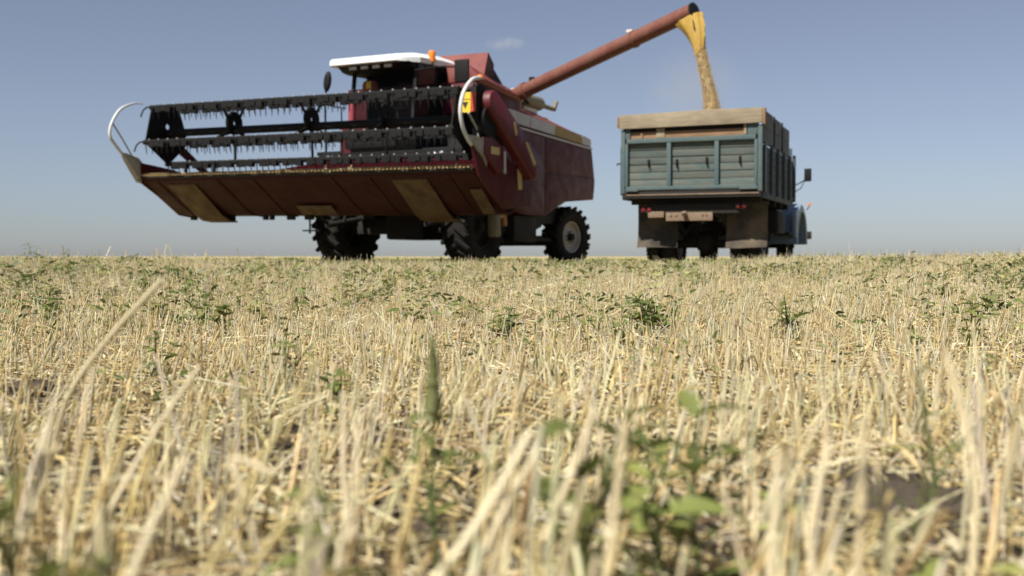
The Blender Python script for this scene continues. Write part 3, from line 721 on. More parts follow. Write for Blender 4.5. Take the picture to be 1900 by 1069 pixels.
def make_body():
    XL, XR = 2.10, 5.30
    lower = [(3.35, 1.80), (4.55, 1.80), (4.75, 1.22), (5.3, 1.12), (6.4, 1.12), (7.55, 1.48), (9.22, 1.60), (9.30, 2.05), (9.08, 2.83), (3.35, 2.96)]
    body = MB().prism(lower, 'x', XL, XR).build('body', 'dark_red_paint', comb, bevel=0.02)
    # side panels stand a little proud, with seams between them
    panels = ([(4.80, 1.26), (5.3, 1.16), (6.36, 1.16), (6.36, 1.62), (6.36, 2.80), (4.80, 2.86)], [(6.40, 1.17), (7.5, 1.52), (9.17, 1.64), (9.25, 2.05), (9.23, 2.10), (6.40, 2.05)], [(6.40, 2.08), (9.22, 2.13), (9.06, 2.74), (6.40, 2.80)])
    for p in panels:
        MB().prism(p, 'x', XR + 0.002, XR + 0.02).build('side_panel', 'dark_red_paint', body, bevel=0.006)
    MB().prism([(3.4, 2.905), (9.07, 2.775), (9.07, 2.815), (3.4, 2.945)], 'x', XR + 0.002, XR + 0.035).build('trim_rail', 'stripe_white', body)
    # rear hood
    S = [(4.6, 2.96, 3.24, 3.60), (5.3, 2.95, 3.22, 3.56), (6.4, 2.92, 3.17, 3.47), (7.9, 2.87, 3.10, 3.30), (8.7, 2.85, 3.06, 3.17), (9.06, 2.83, 3.02, 3.06)]
    def ring(y, a, b, c): return [(XR - 0.005, y, a), (XR - 0.01, y, b), (4.82, y, c), (2.58, y, c), (XL + 0.01, y, b), (XL + 0.005, y, a)]
    hood = MB().loft([ring(*s) for s in S]).build('rear_hood', 'lit_dusty_red_paint', comb, smooth=25, bevel=0.01)
    def zz(y):
        for p, q in zip(S, S[1:]):
            if p[0] <= y <= q[0]:
                t = (y - p[0]) / (q[0] - p[0]); return p[1] + (q[1] - p[1]) * t, p[2] + (q[2] - p[2]) * t
    for y0, y1, mat in ((4.62, 5.65, 'stripe_white'), (5.68, 6.92, 'stripe_white'), (6.94, 8.48, 'stripe_gold'), (8.5, 9.04, 'stripe_white')):
        a, b = zz(y0), zz(y1)
        MB().prism([(y0, a[0] + 0.01), (y1, b[0] + 0.01), (y1, b[1] - 0.015), (y0, a[1] - 0.015)], 'x', XR - 0.004, XR + 0.006).build('stripe_panel', mat, hood)
    # grain tank
    tank = MB().prism([(3.36, 2.97), (5.25, 2.97), (5.25, 3.50), (4.85, 3.62), (3.36, 3.62)], 'x', 2.3, 5.24).build('grain_tank', 'dark_red_paint', comb, bevel=0.015)
    # shoulder that slopes outwards on the right
    MB().loft([[(5.25, 3.34, 3.60), (5.28, 3.34, 3.70), (5.02, 3.34, 3.95), (4.6, 3.34, 3.95), (4.6, 3.34, 3.60)],
               [(5.25, 5.25, 3.46), (5.28, 5.25, 3.54), (5.02, 5.25, 3.72), (4.6, 5.25, 3.72), (4.6, 5.25, 3.46)]]).build('tank_shoulder', 'lit_dusty_red_paint', tank, smooth=20, bevel=0.01)
    # raised cover: front flap, dark gable and roof sloping to the rear
    MB().add([(2.7, 3.98, 3.55), (5.02, 3.98, 3.55), (5.10, 4.12, 4.28), (2.75, 4.12, 4.30), (2.7, 4.02, 3.55), (5.02, 4.02, 3.55), (5.10, 4.16, 4.27), (2.75, 4.16, 4.29)],
             [(0, 1, 2, 3), (4, 7, 6, 5), (0, 4, 5, 1), (3, 2, 6, 7), (1, 5, 6, 2), (0, 3, 7, 4)]).build('tank_flap', 'lit_dusty_red_paint', tank)
    MB().prism([(4.04, 3.60), (4.17, 4.20), (4.4, 4.16), (5.2, 3.66)], 'x', 2.85, 4.98).build('tank_cover', 'black_plastic', tank, bevel=0.01)
    MB().add([(5.02, 4.05, 3.8), (5.10, 4.14, 4.27), (5.06, 4.45, 4.10), (5.02, 4.5, 3.85)], [(0, 1, 2, 3)]).build('flap_gusset', 'dark_red_paint', tank)
    MB().prism([(3.34, 2.98), (3.34, 3.58), (3.28, 3.5), (3.28, 3.0)], 'x', 4.62, 5.2).build('front_panel', 'dark_red_paint', tank, bevel=0.01)
    MB().box(4.60, 5.22, 3.20, 3.34, 2.2, 2.95).build('radiator_screen', 'chassis_dark', comb, bevel=0.02)
    # a red container with a yellow mark seen through the cab
    MB().lathe([(0.001, -0.16), (0.14, -0.15), (0.155, -0.08), (0.155, 0.10), (0.12, 0.17), (0.001, 0.19)], 20, c=(3.27, 2.70, 3.46), axis='z').build('red_container', 'seat_red', comb, smooth=45)
    MB().box(3.28, 3.39, 2.536, 2.542, 3.47, 3.60).build('sticker', 'sticker_yellow', comb)
    # engine deck pieces
    MB().tube([(4.55, 5.35, 3.62), (4.55, 5.6, 3.7), (4.5, 5.9, 3.68)], 0.10, 12).build('air_pipe', 'black_steel', comb, smooth=50)
    MB().lathe([(0.001, 5.75), (0.13, 5.75), (0.15, 5.8), (0.15, 6.05), (0.11, 6.12), (0.001, 6.12)], 18, c=(4.85, 0, 3.68), axis='y').build('air_cleaner', 'dusty_white', comb, smooth=45)
    MB().lathe([(0.001, 6.12), (0.13, 6.13), (0.155, 6.2), (0.155, 7.05), (0.12, 7.15), (0.06, 7.2), (0.001, 7.2)], 18, c=(4.85, 0, 3.64), axis='y').build('muffler', 'exhaust', comb, smooth=45)
    MB().tube([(4.85, 7.15, 3.64), (4.87, 7.5, 3.62), (4.92, 7.75, 3.60), (4.95, 7.8, 3.78)], 0.055, 10).build('exhaust_pipe', 'exhaust', comb, smooth=50)
    MB().box(4.5, 4.9, 6.2, 6.9, 3.35, 3.52).build('engine_deck_box', 'dusty_white', comb, bevel=0.03)
    MB().lathe([(0.10, 0), (0.12, 0.02), (0.12, 0.10), (0.08, 0.13), (0.001, 0.14)], 14, c=(4.7, 7.6, 3.28), axis='z').build('filler_cap', 'lit_dusty_red_paint', comb, smooth=45)
    MB().tube([(5.0, 5.25, 3.58), (5.05, 5.55, 3.62), (5.1, 5.85, 3.56), (5.0, 6.2, 3.54)], 0.03, 8).build('hose', 'black_steel', comb, smooth=50)
    # feeder house, chassis, axles
    MB().prism([(1.40, 1.12), (1.40, 1.70), (3.3, 2.04), (3.5, 2.0), (3.5, 1.35), (3.2, 1.25)], 'x', 2.95, 4.45).build('feeder_house', 'dark_red_paint', comb, bevel=0.02)
    MB().box(2.35, 4.85, 3.45, 3.80, 0.70, 1.02).build('front_axle', 'chassis_dark', comb, bevel=0.03)
    MB().box(3.35, 4.2, 3.1, 4.3, 0.58, 1.3).build('gearbox', 'chassis_dark', comb, bevel=0.06)
    MB().box(2.55, 2.95, 3.3, 8.2, 1.0, 1.30).build('chassis_rail', 'chassis_dark', comb, bevel=0.02)
    MB().box(4.55, 4.95, 3.3, 8.2, 0.98, 1.30).build('chassis_rail', 'chassis_dark', comb, bevel=0.02)
    MB().prism([(4.4, 1.9), (4.4, 0.85), (5.0, 0.75), (6.1, 0.70), (6.9, 0.9), (7.3, 1.5)], 'x', 2.6, 5.0).build('cleaning_shoe', 'chassis_dark', comb, bevel=0.03)
    MB().box(5.0, 5.2, 5.1, 6.2, 0.55, 1.1).build('tool_box', 'chassis_dark', comb, bevel=0.03)
    MB().box(2.55, 4.95, 8.17, 8.40, 0.50, 0.74).build('rear_axle', 'chassis_dark', comb, bevel=0.03)
    MB().tube([(3.75, 8.12, 0.7), (3.75, 8.12, 1.6)], 0.14, 10).build('axle_pivot', 'chassis_dark', comb)
    MB().tube([(4.9, 4.9, 0.66), (4.9, 8.1, 0.62)], 0.05, 8).build('drive_shaft', 'chassis_dark', comb)
    for x in (2.6, 4.8):
        MB().tube([(x, 2.2, 0.85), (x, 3.3, 1.0)], 0.055, 10).tube([(x, 1.5, 1.12), (x, 2.3, 0.87)], 0.03, 8).build('lift_cylinder', 'chassis_dark', comb)
    MB().tube([(5.32, 4.35, 1.16), (5.32, 4.40, 0.86)], 0.06, 10).build('drive_lever', 'orange_part', comb)
    MB().box(5.2, 5.45, 3.95, 4.15, 1.0, 1.25).build('valve_block', 'orange_part', comb, bevel=0.05)
    MB().tube([(2.62, 2.7, 0.8), (2.66, 2.7, 1.0), (2.7, 2.72, 1.1), (3.3, 2.6, 1.22)], 0.03, 8).build('hydraulic_hose', 'chassis_dark', comb)
    MB().box(5.36, 5.56, 3.55, 3.80, 0.62, 1.45).build('final_drive', 'exhaust', comb, bevel=0.07)
    # ladder on the left
    for z in (0.75, 1.05, 1.35, 1.65, 1.95):
        MB().box(1.75, 2.15, 2.55, 2.75, z, z + 0.03).build('step', 'black_steel', comb)
    for y in (2.53, 2.76):
        MB().tube([(1.95, y, 0.7), (1.95, y, 2.2)], 0.02, 6).build('ladder_rail', 'black_steel', comb)
    wheel(comb, 'front_wheel', (2.08, 3.62, 0.83), 0.84, 0.58, 0.42, -1, lugs=20, rim_mat='chassis_dark')
    wheel(comb, 'front_wheel', (5.02, 3.62, 0.83), 0.84, 0.58, 0.42, 1, lugs=20, rim_mat='chassis_dark')
    wheel(comb, 'rear_wheel', (2.45, 8.28, 0.70), 0.71, 0.42, 0.36, -1, steer=R(-10), lugs=18)
    wheel(comb, 'rear_wheel', (5.0, 8.28, 0.70), 0.71, 0.42, 0.36, 1, steer=R(-12), lugs=18)
make_body()

def make_auger():
    """unloading auger swung out over the truck"""
    inv = Matrix.Translation((-6.86, 20.47, 0)) @ Matrix.Rotation(-PHI, 4, 'Z'); inv.invert()
    A = inv @ Vector((0.02, 23.10, 3.58)); B = inv @ Vector((3.27, 20.0, 4.665))
    d = (B - A).normalized(); L = (B - A).length
    t = MB().tube([A, B], 0.146, 24).build('unloading_auger', 'rust_red_tube', comb, smooth=50)
    j = A + d * L * 0.70
    MB().tube([j - d * 0.035, j + d * 0.035], 0.165, 24).build('joint_flange', 'rust_red_tube', t)
    MB().box(-0.06, 0.06, -0.03, 0.03, 0, 0.05).build('flange_bracket', 'dusty_white', t, loc=j + Vector((0, 0, 0.165)) - d * 0.1)
    s = A + d * 0.35
    MB().tube([s - d * 0.05, s + d * 0.05], 0.17, 24).build('base_flange', 'rust_red_tube', t)
    MB().tube([A + Vector((0, 0, -0.5)), A + Vector((0, 0, -0.1)), A + d * 0.12], [0.19, 0.18, 0.15], 20).build('elbow', 'rust_red_tube', t, smooth=60)
    MB().box(-0.05, 0.05, -0.04, 0.04, 0, 0.08).build('stay_lug', 'black_steel', t, loc=A + d * 0.55 + Vector((0, 0, 0.13)))
    # dark rubber cap over the mouth
    side = d.cross(Vector((0, 0, 1))).normalized(); up = side.cross(d)
    def ringp(c, ra, rb, n=24, ax=side, ay=up): return [c + ax * (ra * math.cos(2 * math.pi * k / n)) + ay * (rb * math.sin(2 * math.pi * k / n)) for k in range(n)]
    MB().loft([ringp(B - d * 0.02, 0.150, 0.150), ringp(B + d * 0.025, 0.152, 0.152), ringp(B + d * 0.03, 0.12, 0.12), ringp(B + d * 0.032, 0.02, 0.02)]).build('mouth_cap', 'black_plastic', t, smooth=50)
    MB().prism([(-0.02, 0.02), (0.0, 0.0), (0.07, -0.36), (0.05, -0.36)], 'y', -0.10, 0.10).build('rubber_lip', 'black_plastic', t, loc=B + d * 0.02, rot=(0, 0, math.atan2(d.y, d.x)))
    # yellow canvas sock hanging from the mouth
    rings = []; n = 40
    hd = Vector((d.x, d.y, 0)).normalized(); hs = Vector((-hd.y, hd.x, 0))
    top = B - d * 0.15 - up * 0.10
    bot = inv @ Vector((3.385, 19.98, 3.95))
    for i in range(15):
        q = i / 14
        c = top.lerp(bot, q) + hd * (0.05 * math.sin(math.pi * q))
        rl = 0.17 * (1 - q) ** 1.3 + 0.10; rw = 0.06 * (1 - q) + 0.085
        ring = []
        for k in range(n):
            a = 2 * math.pi * k / n
            w_ = 1 + (0.04 + 0.20 * q * (1.2 - q)) * math.sin(5 * a + 3.2 * q + 0.6) * math.sin(2 * a + 1.5) + 0.05 * math.sin(9 * a + 5 * q)
            p = c + hd * (rl * w_ * math.cos(a)) + hs * (rw * w_ * math.sin(a))
            p.z += 0.34 * rl * math.cos(a) * (1 - q) + 0.09 * math.cos(a - 0.5) * q ** 3
            ring.append(p)
        rings.append(ring)
    MB().loft(rings, caps=False).build('canvas_sock', 'canvas_yellow', t, smooth=60, recalc=True)
make_auger()

# ------------------------------------------------------------------ grain truck
PSI = R(22)
truck = obj('grain_truck', None, loc=(4.0 - 2.34 * math.cos(PSI), 17.7 + 2.34 * math.sin(PSI), 0), rot=(0, 0, -PSI))
tag(truck, 'old flatbed truck seen from behind, teal plank bed raised with pale wooden boards', 'truck')

def make_truck():
    W, LB = 2.34, 3.58
    rnd = random.Random(5)
    # bed floor, sills and cross bearers
    bed = MB().box(0.03, W - 0.03, 0.03, LB, 1.28, 1.345).build('bed_floor', 'wood_brown', truck)
    MB().box(0.02, W - 0.02, -0.005, 0.06, 1.215, 1.325).build('rear_sill', 'chassis_dark', bed, bevel=0.008)
    MB().box(0.10, W - 0.05, -0.022, -0.008, 1.262, 1.282).build('sill_edge', 'plate_brown', bed)
    for y in (0.35, 1.1, 1.85, 2.6, 3.35):
        MB().box(0.08, W - 0.08, y, y + 0.09, 1.13, 1.277).build('cross_bearer', 'chassis_dark', bed)
    for x in (0.0, W - 0.05):
        MB().box(x, x + 0.05, 0.07, LB, 1.20, 1.34).build('side_sill', 'teal_side', bed, bevel=0.008)
    # tailgate
    tg = MB().box(0.075, W - 0.075, 0.065, 0.08, 1.40, 2.16).build('tailgate', 'chassis_dark', truck)
    zs = [1.405, 1.545, 1.69, 1.835, 1.985, 2.125]; zs = [1.405 + 0.1225 * k for k in range(7)]
    for k in range(6):
        for x0, x1 in ((0.125, 0.785), (0.855, 1.575), (1.645, 2.215)):
            dy = rnd.uniform(-0.004, 0.004); tl = rnd.uniform(-0.003, 0.003)
            MB().box(x0, x1, 0.035 + dy, 0.062, zs[k] + 0.005 + tl, zs[k + 1] - 0.006 + tl).build('plank', 'teal_plank', tg, bevel=0.005)
    MB().box(0.10, W - 0.10, -0.035, 0.05, 2.13, 2.205).build('top_rail', 'teal_paint', tg, bevel=0.008)
    MB().box(0.085, W - 0.085, -0.03, 0.055, 1.352, 1.412).build('bottom_rail', 'teal_paint', tg, bevel=0.008)
    for x in (0.785, 1.575):
        MB().box(x, x + 0.07, -0.03, 0.055, 1.414, 2.128).build('mid_post', 'teal_paint', tg, bevel=0.008)
    for x in (0.075, 2.215):
        MB().box(x, x + 0.05, -0.03, 0.055, 1.414, 2.128).build('edge_post', 'teal_paint', tg, bevel=0.008)
    for x, z in ((0.47, 1.80), (0.945, 1.79), (1.44, 1.81), (1.98, 1.81)):
        MB().box(x - 0.02, x + 0.02, 0.022, 0.036, z - 0.05, z + 0.06).tube([(x, 0.02, z + 0.02), (x + 0.006, -0.012, z + 0.0), (x + 0.012, -0.012, z - 0.06), (x + 0.005, 0.02, z - 0.07)], 0.011, 6).build('rope_hook', 'black_steel', tg)
    for x0, x1 in ((0.09, 0.30), (1.98, 2.27)):
        MB().box(x0, x1, -0.045, -0.032, 1.335, 1.385).build('hinge', 'teal_paint', tg)
    # corner posts
    for x in (0.0, W - 0.07):
        MB().box(x, x + 0.07, -0.02, 0.06, 1.30, 2.355).build('corner_post', 'teal_paint', truck, bevel=0.008)
    for x0, x1 in ((0.072, 0.155), (2.10, 2.265)):
        MB().box(x0, x1, 0.0, 0.045, 2.208, 2.40).build('post_filler', 'teal_paint', truck, bevel=0.006)
    MB().tube([(-0.005, 0.0, 1.80), (-0.06, -0.02, 1.80), (-0.06, -0.02, 1.77)], 0.012, 6).build('latch_pin', 'black_steel', truck)
    # raised boards at the rear
    MB().add([(-0.02, -0.06, 2.375), (W, -0.06, 2.385), (W, -0.06, 2.625), (1.5, -0.06, 2.632), (0.7, -0.06, 2.615), (-0.02, -0.06, 2.605),
              (-0.02, -0.01, 2.375), (W, -0.01, 2.385), (W, -0.01, 2.625), (1.5, -0.01, 2.632), (0.7, -0.01, 2.615), (-0.02, -0.01, 2.605)],
             [(0, 1, 2, 3, 4, 5), (11, 10, 9, 8, 7, 6), (0, 6, 7, 1), (1, 7, 8, 2), (2, 8, 9, 3), (3, 9, 10, 4), (4, 10, 11, 5), (5, 11, 6, 0)]).build('raised_board', 'wood_pale', truck, bevel=0.007)
    MB().box(0.16, 2.09, 0.03, 0.06, 2.21, 2.318).build('lower_board', 'wood_brown', truck, bevel=0.005)
    MB().box(0.08, 2.26, 0.10, 0.125, 2.10, 2.45).build('gap_shade_board', 'chassis_dark', truck)  # dark board added behind the gap, stands in for shade inside the bed
    MB().box(0.60, 0.74, 0.01, 0.03, 2.215, 2.37).build('board_cleat', 'wood_pale', truck, bevel=0.005)
    MB().box(2.04, 2.085, 0.0, 0.03, 2.215, 2.39).build('board_cleat', 'wood_pale', truck, bevel=0.005)
    MB().box(0.335, 0.365, 0.005, 0.03, 2.215, 2.30).build('board_cleat', 'wood_brown', truck)
    MB().box(-0.055, -0.022, -0.07, 0.01, 2.40, 2.57).build('board_end_block', 'wood_brown', truck, bevel=0.008)
    MB().box(W + 0.002, W + 0.05, -0.055, 0.06, 2.36, 2.62).build('board_end_block', 'wood_brown', truck, bevel=0.008)
    # sides: planked lower boards with stakes, raised panels above
    for x, sgn in ((0.0, -1), (W, 1)):
        for k in range(5):
            z0 = 1.35 + 0.14 * k
            xa, xb = (x, x + 0.03) if sgn < 0 else (x - 0.03, x)
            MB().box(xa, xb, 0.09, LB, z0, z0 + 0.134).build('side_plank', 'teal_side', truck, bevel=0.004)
        for y in (0.10, 0.75, 1.45, 2.15, 2.85, LB - 0.08):
            xa, xb = (x - 0.045, x - 0.002) if sgn < 0 else (x + 0.002, x + 0.045)
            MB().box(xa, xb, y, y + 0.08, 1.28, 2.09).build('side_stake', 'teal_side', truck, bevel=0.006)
        for y0, y1, z1 in ((0.10, 1.05, 2.615), (1.12, 1.95, 2.60), (2.02, 3.02, 2.57)):
            for za, zb in ((2.075, 2.34), (2.348, z1)):
                xa, xb = (x + 0.002, x + 0.03) if sgn < 0 else (x - 0.03, x - 0.002)
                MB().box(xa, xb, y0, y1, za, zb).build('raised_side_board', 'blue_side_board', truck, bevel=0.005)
        for y in (1.06, 1.96):
            xa, xb = (x - 0.03, x - 0.001) if sgn < 0 else (x + 0.001, x + 0.03)
            MB().box(xa, xb, y, y + 0.05, 2.09, 2.60).build('board_batten', 'chassis_dark', truck)
        xa, xb = (x - 0.04, x + 0.01) if sgn < 0 else (x - 0.01, x + 0.04)
        MB().box(xa, xb, LB - 0.06, LB + 0.02, 2.04, 2.16).build('stake_head', 'black_steel', truck, bevel=0.01)
    MB().box(0.03, W - 0.03, LB + 0.002, LB + 0.035, 1.35, 2.30).build('bed_front_board', 'teal_side', truck, bevel=0.005)
    # chassis and rear bits
    for x in (0.75, 1.49):
        MB().box(x, x + 0.10, 0.22, 6.3, 0.92, 1.128).build('chassis_rail', 'chassis_dark', truck, bevel=0.01)
    MB().box(0.40, 1.95, 0.16, 0.215, 0.96, 1.12).build('rear_crossmember', 'chassis_dark', truck, bevel=0.01)
    bp = MB().box(0.43, 0.70, 0.13, 0.158, 0.90, 1.0).build('bumper_plate', 'plate_brown', truck, bevel=0.006)
    b2 = MB().box(0.74, 1.52, 0.11, 0.158, 0.84, 0.98).build('bumper_plate', 'plate_brown', truck, bevel=0.006)
    MB().tube([(1.07, 0.12, 0.94), (1.07, 0.02, 0.94), (1.07, 0.0, 0.98)], 0.04, 10).build('tow_hook', 'plate_brown', b2)
    for x in (0.83, 0.92, 1.36, 1.43):
        MB().lathe([(0.001, 0.105), (0.014, 0.105), (0.014, 0.115)], 8, c=(x, 0, 0.92), axis='y').build('plate_bolt', 'black_steel', b2)
    for x0, z0 in ((0.30, 1.0), (1.88, 1.04)):
        l = MB().box(x0, x0 + 0.20, 0.14, 0.20, z0 - 0.02, z0 + 0.08).build('tail_lamp', 'chassis_dark', truck, bevel=0.01)
        MB().lathe([(0.001, 0.11), (0.03, 0.115), (0.04, 0.138)], 14, c=(x0 + 0.05, 0, z0 + 0.03), axis='y').build('lens', 'red_lens', l, smooth=50)
        MB().lathe([(0.001, 0.11), (0.03, 0.115), (0.04, 0.138)], 14, c=(x0 + 0.15, 0, z0 + 0.03), axis='y').build('lens', 'red_lens', l, smooth=50)
    # mud flaps, lightly curled at the foot
    for x0, x1 in ((0.14, 0.84), (1.66, 2.34)):
        rings = []
        for i in range(13):
            q = i / 12; z = 1.16 - 0.765 * q
            y = 0.56 + 0.02 * math.sin(q * 5) - (0.05 * max(0, q - 0.75) * 4)
            rings.append([(x0 + (x1 - x0) * k / 8, y + 0.012 * math.sin(3.2 * k / 8 + 4 * q) * q - 0.018 * q * math.sin(6 * k / 8 + 6 * q), z + (0.012 * math.sin(2.2 * k / 8 + x0 * 3) if i == 12 else 0)) for k in range(9)])
        back = [[(p[0], p[1] + 0.012, p[2]) for p in r] for r in rings]
        loops = [rings[i] + back[i][::-1] for i in range(13)]
        MB().loft(loops).build('mud_flap', 'mudflap', truck, smooth=40)
    # axle, springs, drive shaft
    MB().tube([(0.3, 1.35, 0.47), (2.04, 1.35, 0.47)], 0.075, 12).build('rear_axle', 'chassis_dark', truck)
    MB().lathe([(0.001, -0.19), (0.12, -0.17), (0.2, -0.05), (0.2, 0.05), (0.12, 0.17), (0.001, 0.19)], 20, c=(1.17, 1.35, 0.50), axis='y').build('differential', 'chassis_dark', truck, smooth=50)
    for x in (0.72, 1.55):
        MB().prism([(0.65, 0.92), (0.70, 0.84), (1.35, 0.60), (2.0, 0.84), (2.05, 0.92), (1.35, 0.72)], 'x', x, x + 0.07).build('leaf_spring', 'chassis_dark', truck)
    MB().tube([(1.17, 1.5, 0.52), (1.17, 4.6, 0.75)], 0.05, 10).build('drive_shaft', 'chassis_dark', truck)
    MB().box(2.0, 2.28, 2.15, 3.0, 0.66, 1.08).build('fuel_tank', 'chassis_dark', truck, bevel=0.06)
    MB().box(0.08, 0.72, 2.2, 3.0, 0.56, 1.10).build('tool_box', 'chassis_dark', truck, bevel=0.03)
    MB().box(0.55, 1.80, 3.72, 6.1, 0.52, 0.915).build('dark_underside_block', 'chassis_dark', truck, bevel=0.05)  # dark block added to cover the lit cab underside and keep it dark
    for x in (0.30, 0.60, 1.76, 2.06):
        wheel(truck, 'rear_wheel', (x, 1.35, 0.465), 0.47, 0.235, 0.255, -1 if x < 1 else 1)
    for x in (0.42, 1.98):
        wheel(truck, 'front_wheel', (x, 5.05, 0.465), 0.47, 0.235, 0.255, -1 if x < 1 else 1)
    MB().box(0.5, 1.9, 4.98, 5.12, 0.42, 0.54).build('front_axle', 'chassis_dark', truck, bevel=0.02)
    # cab
    prof = [(3.72, 0.92), (3.70, 1.45), (3.74, 1.95), (3.86, 2.14), (4.1, 2.2), (4.75, 2.19), (4.95, 2.12), (5.12, 1.60), (5.15, 1.0), (4.6, 0.9)]
    cab = MB().prism(prof, 'x', 0.32, 2.02).build('cab', 'cab_blue', truck, bevel=0.05)
    for x0, x1 in ((2.022, 2.034), (0.306, 0.318)):
        dr = MB().prism([(3.86, 0.98), (3.86, 1.62), (5.04, 1.58), (5.08, 1.02)], 'x', x0, x1).build('door', 'cab_blue', cab, bevel=0.004)
        xh = x1 if x1 > 1 else x0 - 0.03
        MB().box(xh, xh + 0.03, 3.95, 4.08, 1.46, 1.49).build('handle', 'steel', dr)
        MB().prism([(3.9, 1.66), (3.92, 1.98), (4.1, 2.06), (4.8, 2.05), (5.0, 1.64)], 'x', x0, x1).build('side_window', 'dark_glass', cab)
    MB().box(0.6, 1.75, 3.685, 3.70, 1.62, 1.95).build('rear_window', 'dark_glass', cab)
    MB().add([(0.45, 5.135, 1.62), (1.9, 5.135, 1.62), (1.85, 4.975, 2.08), (0.5, 4.975, 2.08)], [(0, 1, 2, 3)]).build('windscreen', 'dark_glass', cab)
    # bonnet and round front wings
    def bsec(y, w_, z): c = 1.17; return [(c - w_, y, 0.85), (c - w_, y, z - 0.22), (c - w_ * 0.7, y, z - 0.05), (c, y, z), (c + w_ * 0.7, y, z - 0.05), (c + w_, y, z - 0.22), (c + w_, y, 0.85)]
    MB().loft([bsec(5.1, 0.72, 1.56), bsec(5.5, 0.68, 1.54), bsec(6.0, 0.60, 1.46), bsec(6.2, 0.52, 1.34)]).build('bonnet', 'cab_blue', truck, smooth=40)
    for x0, x1 in ((1.72, 2.34), (0.0, 0.62)):
        rings = []
        c = (5.05, 0.52)
        for i in range(15):
            a = R(-2 + 184 * i / 14); 
            rr_ = 0.66 + (0.14 * math.sin(a) ** 2)
            y, z = c[0] - rr_ * 1.12 * math.cos(a), c[1] + rr_ * math.sin(a)
            yi, zi = c[0] - (rr_ - 0.04) * 1.10 * math.cos(a), c[1] + (rr_ - 0.04) * math.sin(a)
            out = x1 if x1 > 1 else x0; inn = x0 if x1 > 1 else x1
            e = 0.10 if x1 > 1 else -0.10
            rings.append([(inn, y, z), (out - e, y, z), (out - e * 0.25, y, z - 0.03 * math.sin(a)), (out, y + 0.05 * math.cos(a), z - 0.12 * math.sin(a)), (out - 0.15 * e, yi + 0.05 * math.cos(a), zi - 0.12 * math.sin(a)), (inn, yi, zi)])
        MB().loft(rings).build('front_wing', 'cab_blue', truck, smooth=45)
        # wing apron behind the wheel
        xo = (x1 - 0.10, x1 - 0.02) if x1 > 1 else (x0 + 0.02, x0 + 0.10)
        MB().prism([(4.20, 0.62), (4.15, 1.12), (4.55, 1.26), (4.62, 1.1), (4.42, 0.62)], 'x', *xo).build('wing_apron', 'cab_blue', truck, bevel=0.02)
    # running boards
    for x0, x1 in ((1.98, 2.26), (0.08, 0.36)):
        MB().box(x0, x1, 3.7, 4.5, 0.66, 0.72).build('running_board', 'chassis_dark', truck, bevel=0.01)
    # front bumper end and head lamp
    MB().box(0.0, 2.36, 6.2, 6.28, 0.62, 0.78).build('front_bumper', 'chassis_dark', truck, bevel=0.01)
    for x in (0.3, 2.04):
        MB().lathe([(0.001, 5.6), (0.12, 5.62), (0.14, 5.75), (0.14, 5.92), (0.001, 5.95)], 16, c=(x, 0, 1.12), axis='y').build('head_lamp', 'cab_blue', truck, smooth=50)
    MB().tube([(2.34, 5.55, 1.20), (2.40, 5.6, 1.30)], 0.01, 6).build('wing_marker', 'black_steel', truck)
    MB().box(2.36, 2.42, 5.58, 5.63, 1.30, 1.35).build('wing_marker_lamp', 'amber_lens', truck, bevel=0.008)
    # mirrors on bent arms
    for s in (-1, 1):
        c = 1.17
        X = lambda v: c + s * (v - c)
        arm = MB().tube([(X(2.03), 4.9, 1.60), (X(2.22), 4.95, 1.70), (X(2.36), 5.0, 1.78), (X(2.42), 5.0, 1.9)], 0.012, 6).tube([(X(2.03), 4.85, 1.45), (X(2.30), 4.95, 1.62), (X(2.38), 5.0, 1.80)], 0.009, 6).build('mirror_arm', 'black_steel', truck)
        a, b = sorted((X(2.36), X(2.50)))
        MB().box(a, b, 4.98, 5.03, 1.76, 2.02).build('mirror', 'black_plastic', arm, bevel=0.015)
make_truck()

